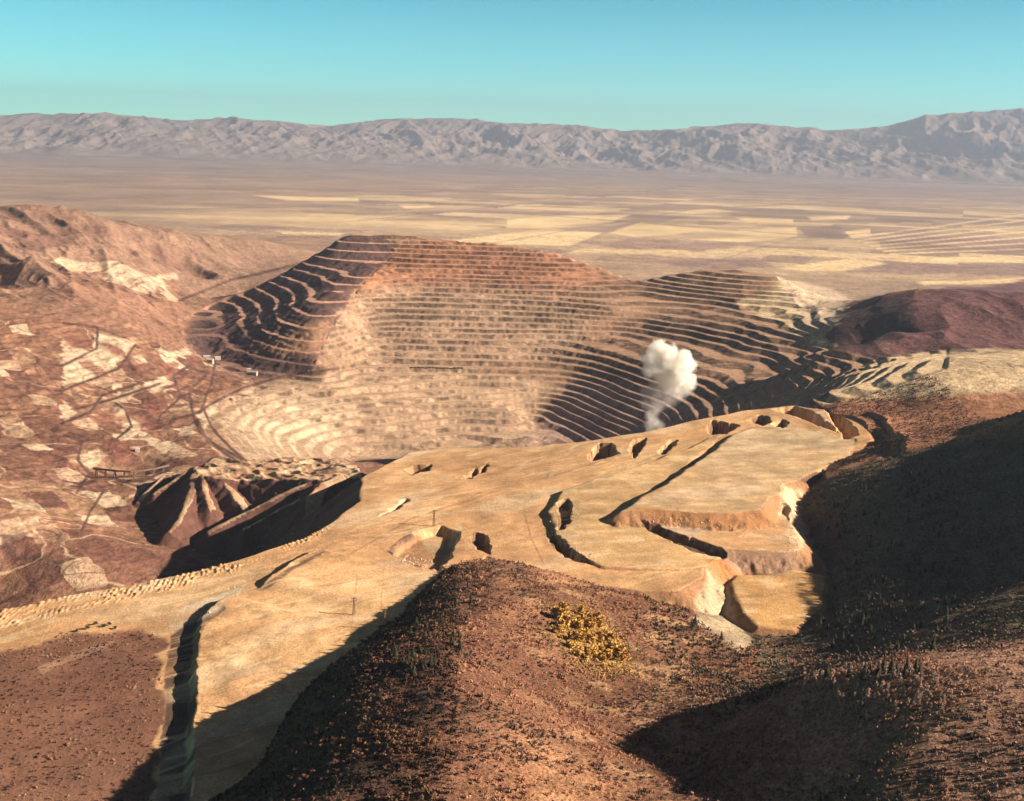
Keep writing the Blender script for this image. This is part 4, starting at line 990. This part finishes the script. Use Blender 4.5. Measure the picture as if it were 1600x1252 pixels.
def upole(pt, h, label, rz):
    x, y, z = hit([pt])[0]
    o = empty('power_pylon', (x, y, z), rz); o['label'] = label; o['category'] = 'pylon'
    b_ = h * .07; L = []
    for sx_, sy_ in ((1, 1), (1, -1), (-1, 1), (-1, -1)): L.append(((sx_ * b_, sy_ * b_, -1), (sx_ * b_ * .2, sy_ * b_ * .2, h)))
    for k in range(6):
        z0, z1 = h * k / 6, h * (k + 1) / 6; w0, w1 = b_ * (1 - .8 * k / 6), b_ * (1 - .8 * (k + 1) / 6)
        for s_ in (1, -1):
            L += [((-w0, s_ * w0, z0), (w1, s_ * w1, z1)), ((s_ * w0, w0, z0), (s_ * w1, -w1, z1))]
    bars('lattice_mast', L, .16, M_steel, o)
    for q_ in (.78, .93): bars('crossarm', [((-h * .16, 0, h * q_), (h * .16, 0, h * q_)), ((-h * .16, 0, h * q_), (0, 0, h * (q_ + .05))), ((h * .16, 0, h * q_), (0, 0, h * (q_ + .05)))], .16, M_steel, o)
upole((678,824), 30, 'thin power pylon at the road edge beside the hollow', .5)
upole((601,980), 24, 'thin power pylon on the sandy field beside the spiky tree shadows', .3)
upole((553,962), 26, 'thin power pylon on the open sandy field, leftmost of the three', .3)

# ore train standing on a bench of the far wall
tp = hit([(640,577),(724,579)], 3000); d_ = tp[1] - tp[0]; ln = math.hypot(d_[0], d_[1]); tz = 14
tr = empty('ore_train', tuple(tp[0])); tr['label'] = 'long dark ore train standing on a bench of the far pit wall'; tr['category'] = 'train'
nc = int(ln / 14)
M_train = plainmat('train_steel', (.05,.035,.03))
cz = height(np.linspace(tp[0][0], tp[1][0], nc), np.linspace(tp[0][1], tp[1][1], nc)); 
for k in range(nc):
    f_ = (k + .5) / nc; rz = math.atan2(d_[1], d_[0]); c = Vector((d_[0] * f_, d_[1] * f_, float(cz[k] - tp[0][2])))
    boxes('ore_car', [(c + Vector((0, 0, 3.4)), (6.2, 1.7, 1.9), rz), (c + Vector((0, 0, 1.0)), (5.0, 1.1, .6), rz)], M_train, tr)
# pale boulders on the plateau
def boulder(pt, r, label):
    x, y, z = hit([pt])[0]
    bm = bmesh.new(); bmesh.ops.create_icosphere(bm, subdivisions=3, radius=r)
    for v_ in bm.verts:
        d = v_.co.normalized(); v_.co *= (1 + .25 * math.sin(3 * d.x + 4 * d.y) + .15 * math.sin(7 * d.z + 5 * d.x)); v_.co.z *= .7
    me = bpy.data.meshes.new('boulder'); bm.to_mesh(me); bm.free(); me.materials.append(M_rock)
    o = add('boulder', me); o.location = (x, y, z + r * .3); o['label'] = label; o['category'] = 'rock'
boulder((1288,668), 4.5, 'pale boulder at the lip of the dark trench, left one of two')
boulder((1295,671), 3.5, 'smaller pale boulder at the lip of the dark trench, right one of two')

# ------------------------------------------------------------------ the air
me = bpy.data.meshes.new('haze'); bm = bmesh.new()
bmesh.ops.create_cube(bm, size=1, matrix=Matrix.Translation((0, 34000, 1350)) @ Matrix.Diagonal((82000, 72000, 3700, 1)))
bm.to_mesh(me); bm.free()
m, t, b = node_mat('haze'); t.nodes.remove(b); out = [n_ for n_ in t.nodes if n_.type == 'OUTPUT_MATERIAL'][0]
pv = t.nodes.new('ShaderNodeVolumePrincipled'); pv.inputs['Density'].default_value = 1.7e-5; pv.inputs['Color'].default_value = (.34, .42, .57, 1); pv.inputs['Anisotropy'].default_value = .2
t.links.new(pv.outputs[0], out.inputs['Volume']); me.materials.append(m)
o = add('haze', me); o['kind'] = 'stuff'; o['label'] = 'thin pale haze filling the valley air'; o['category'] = 'haze'
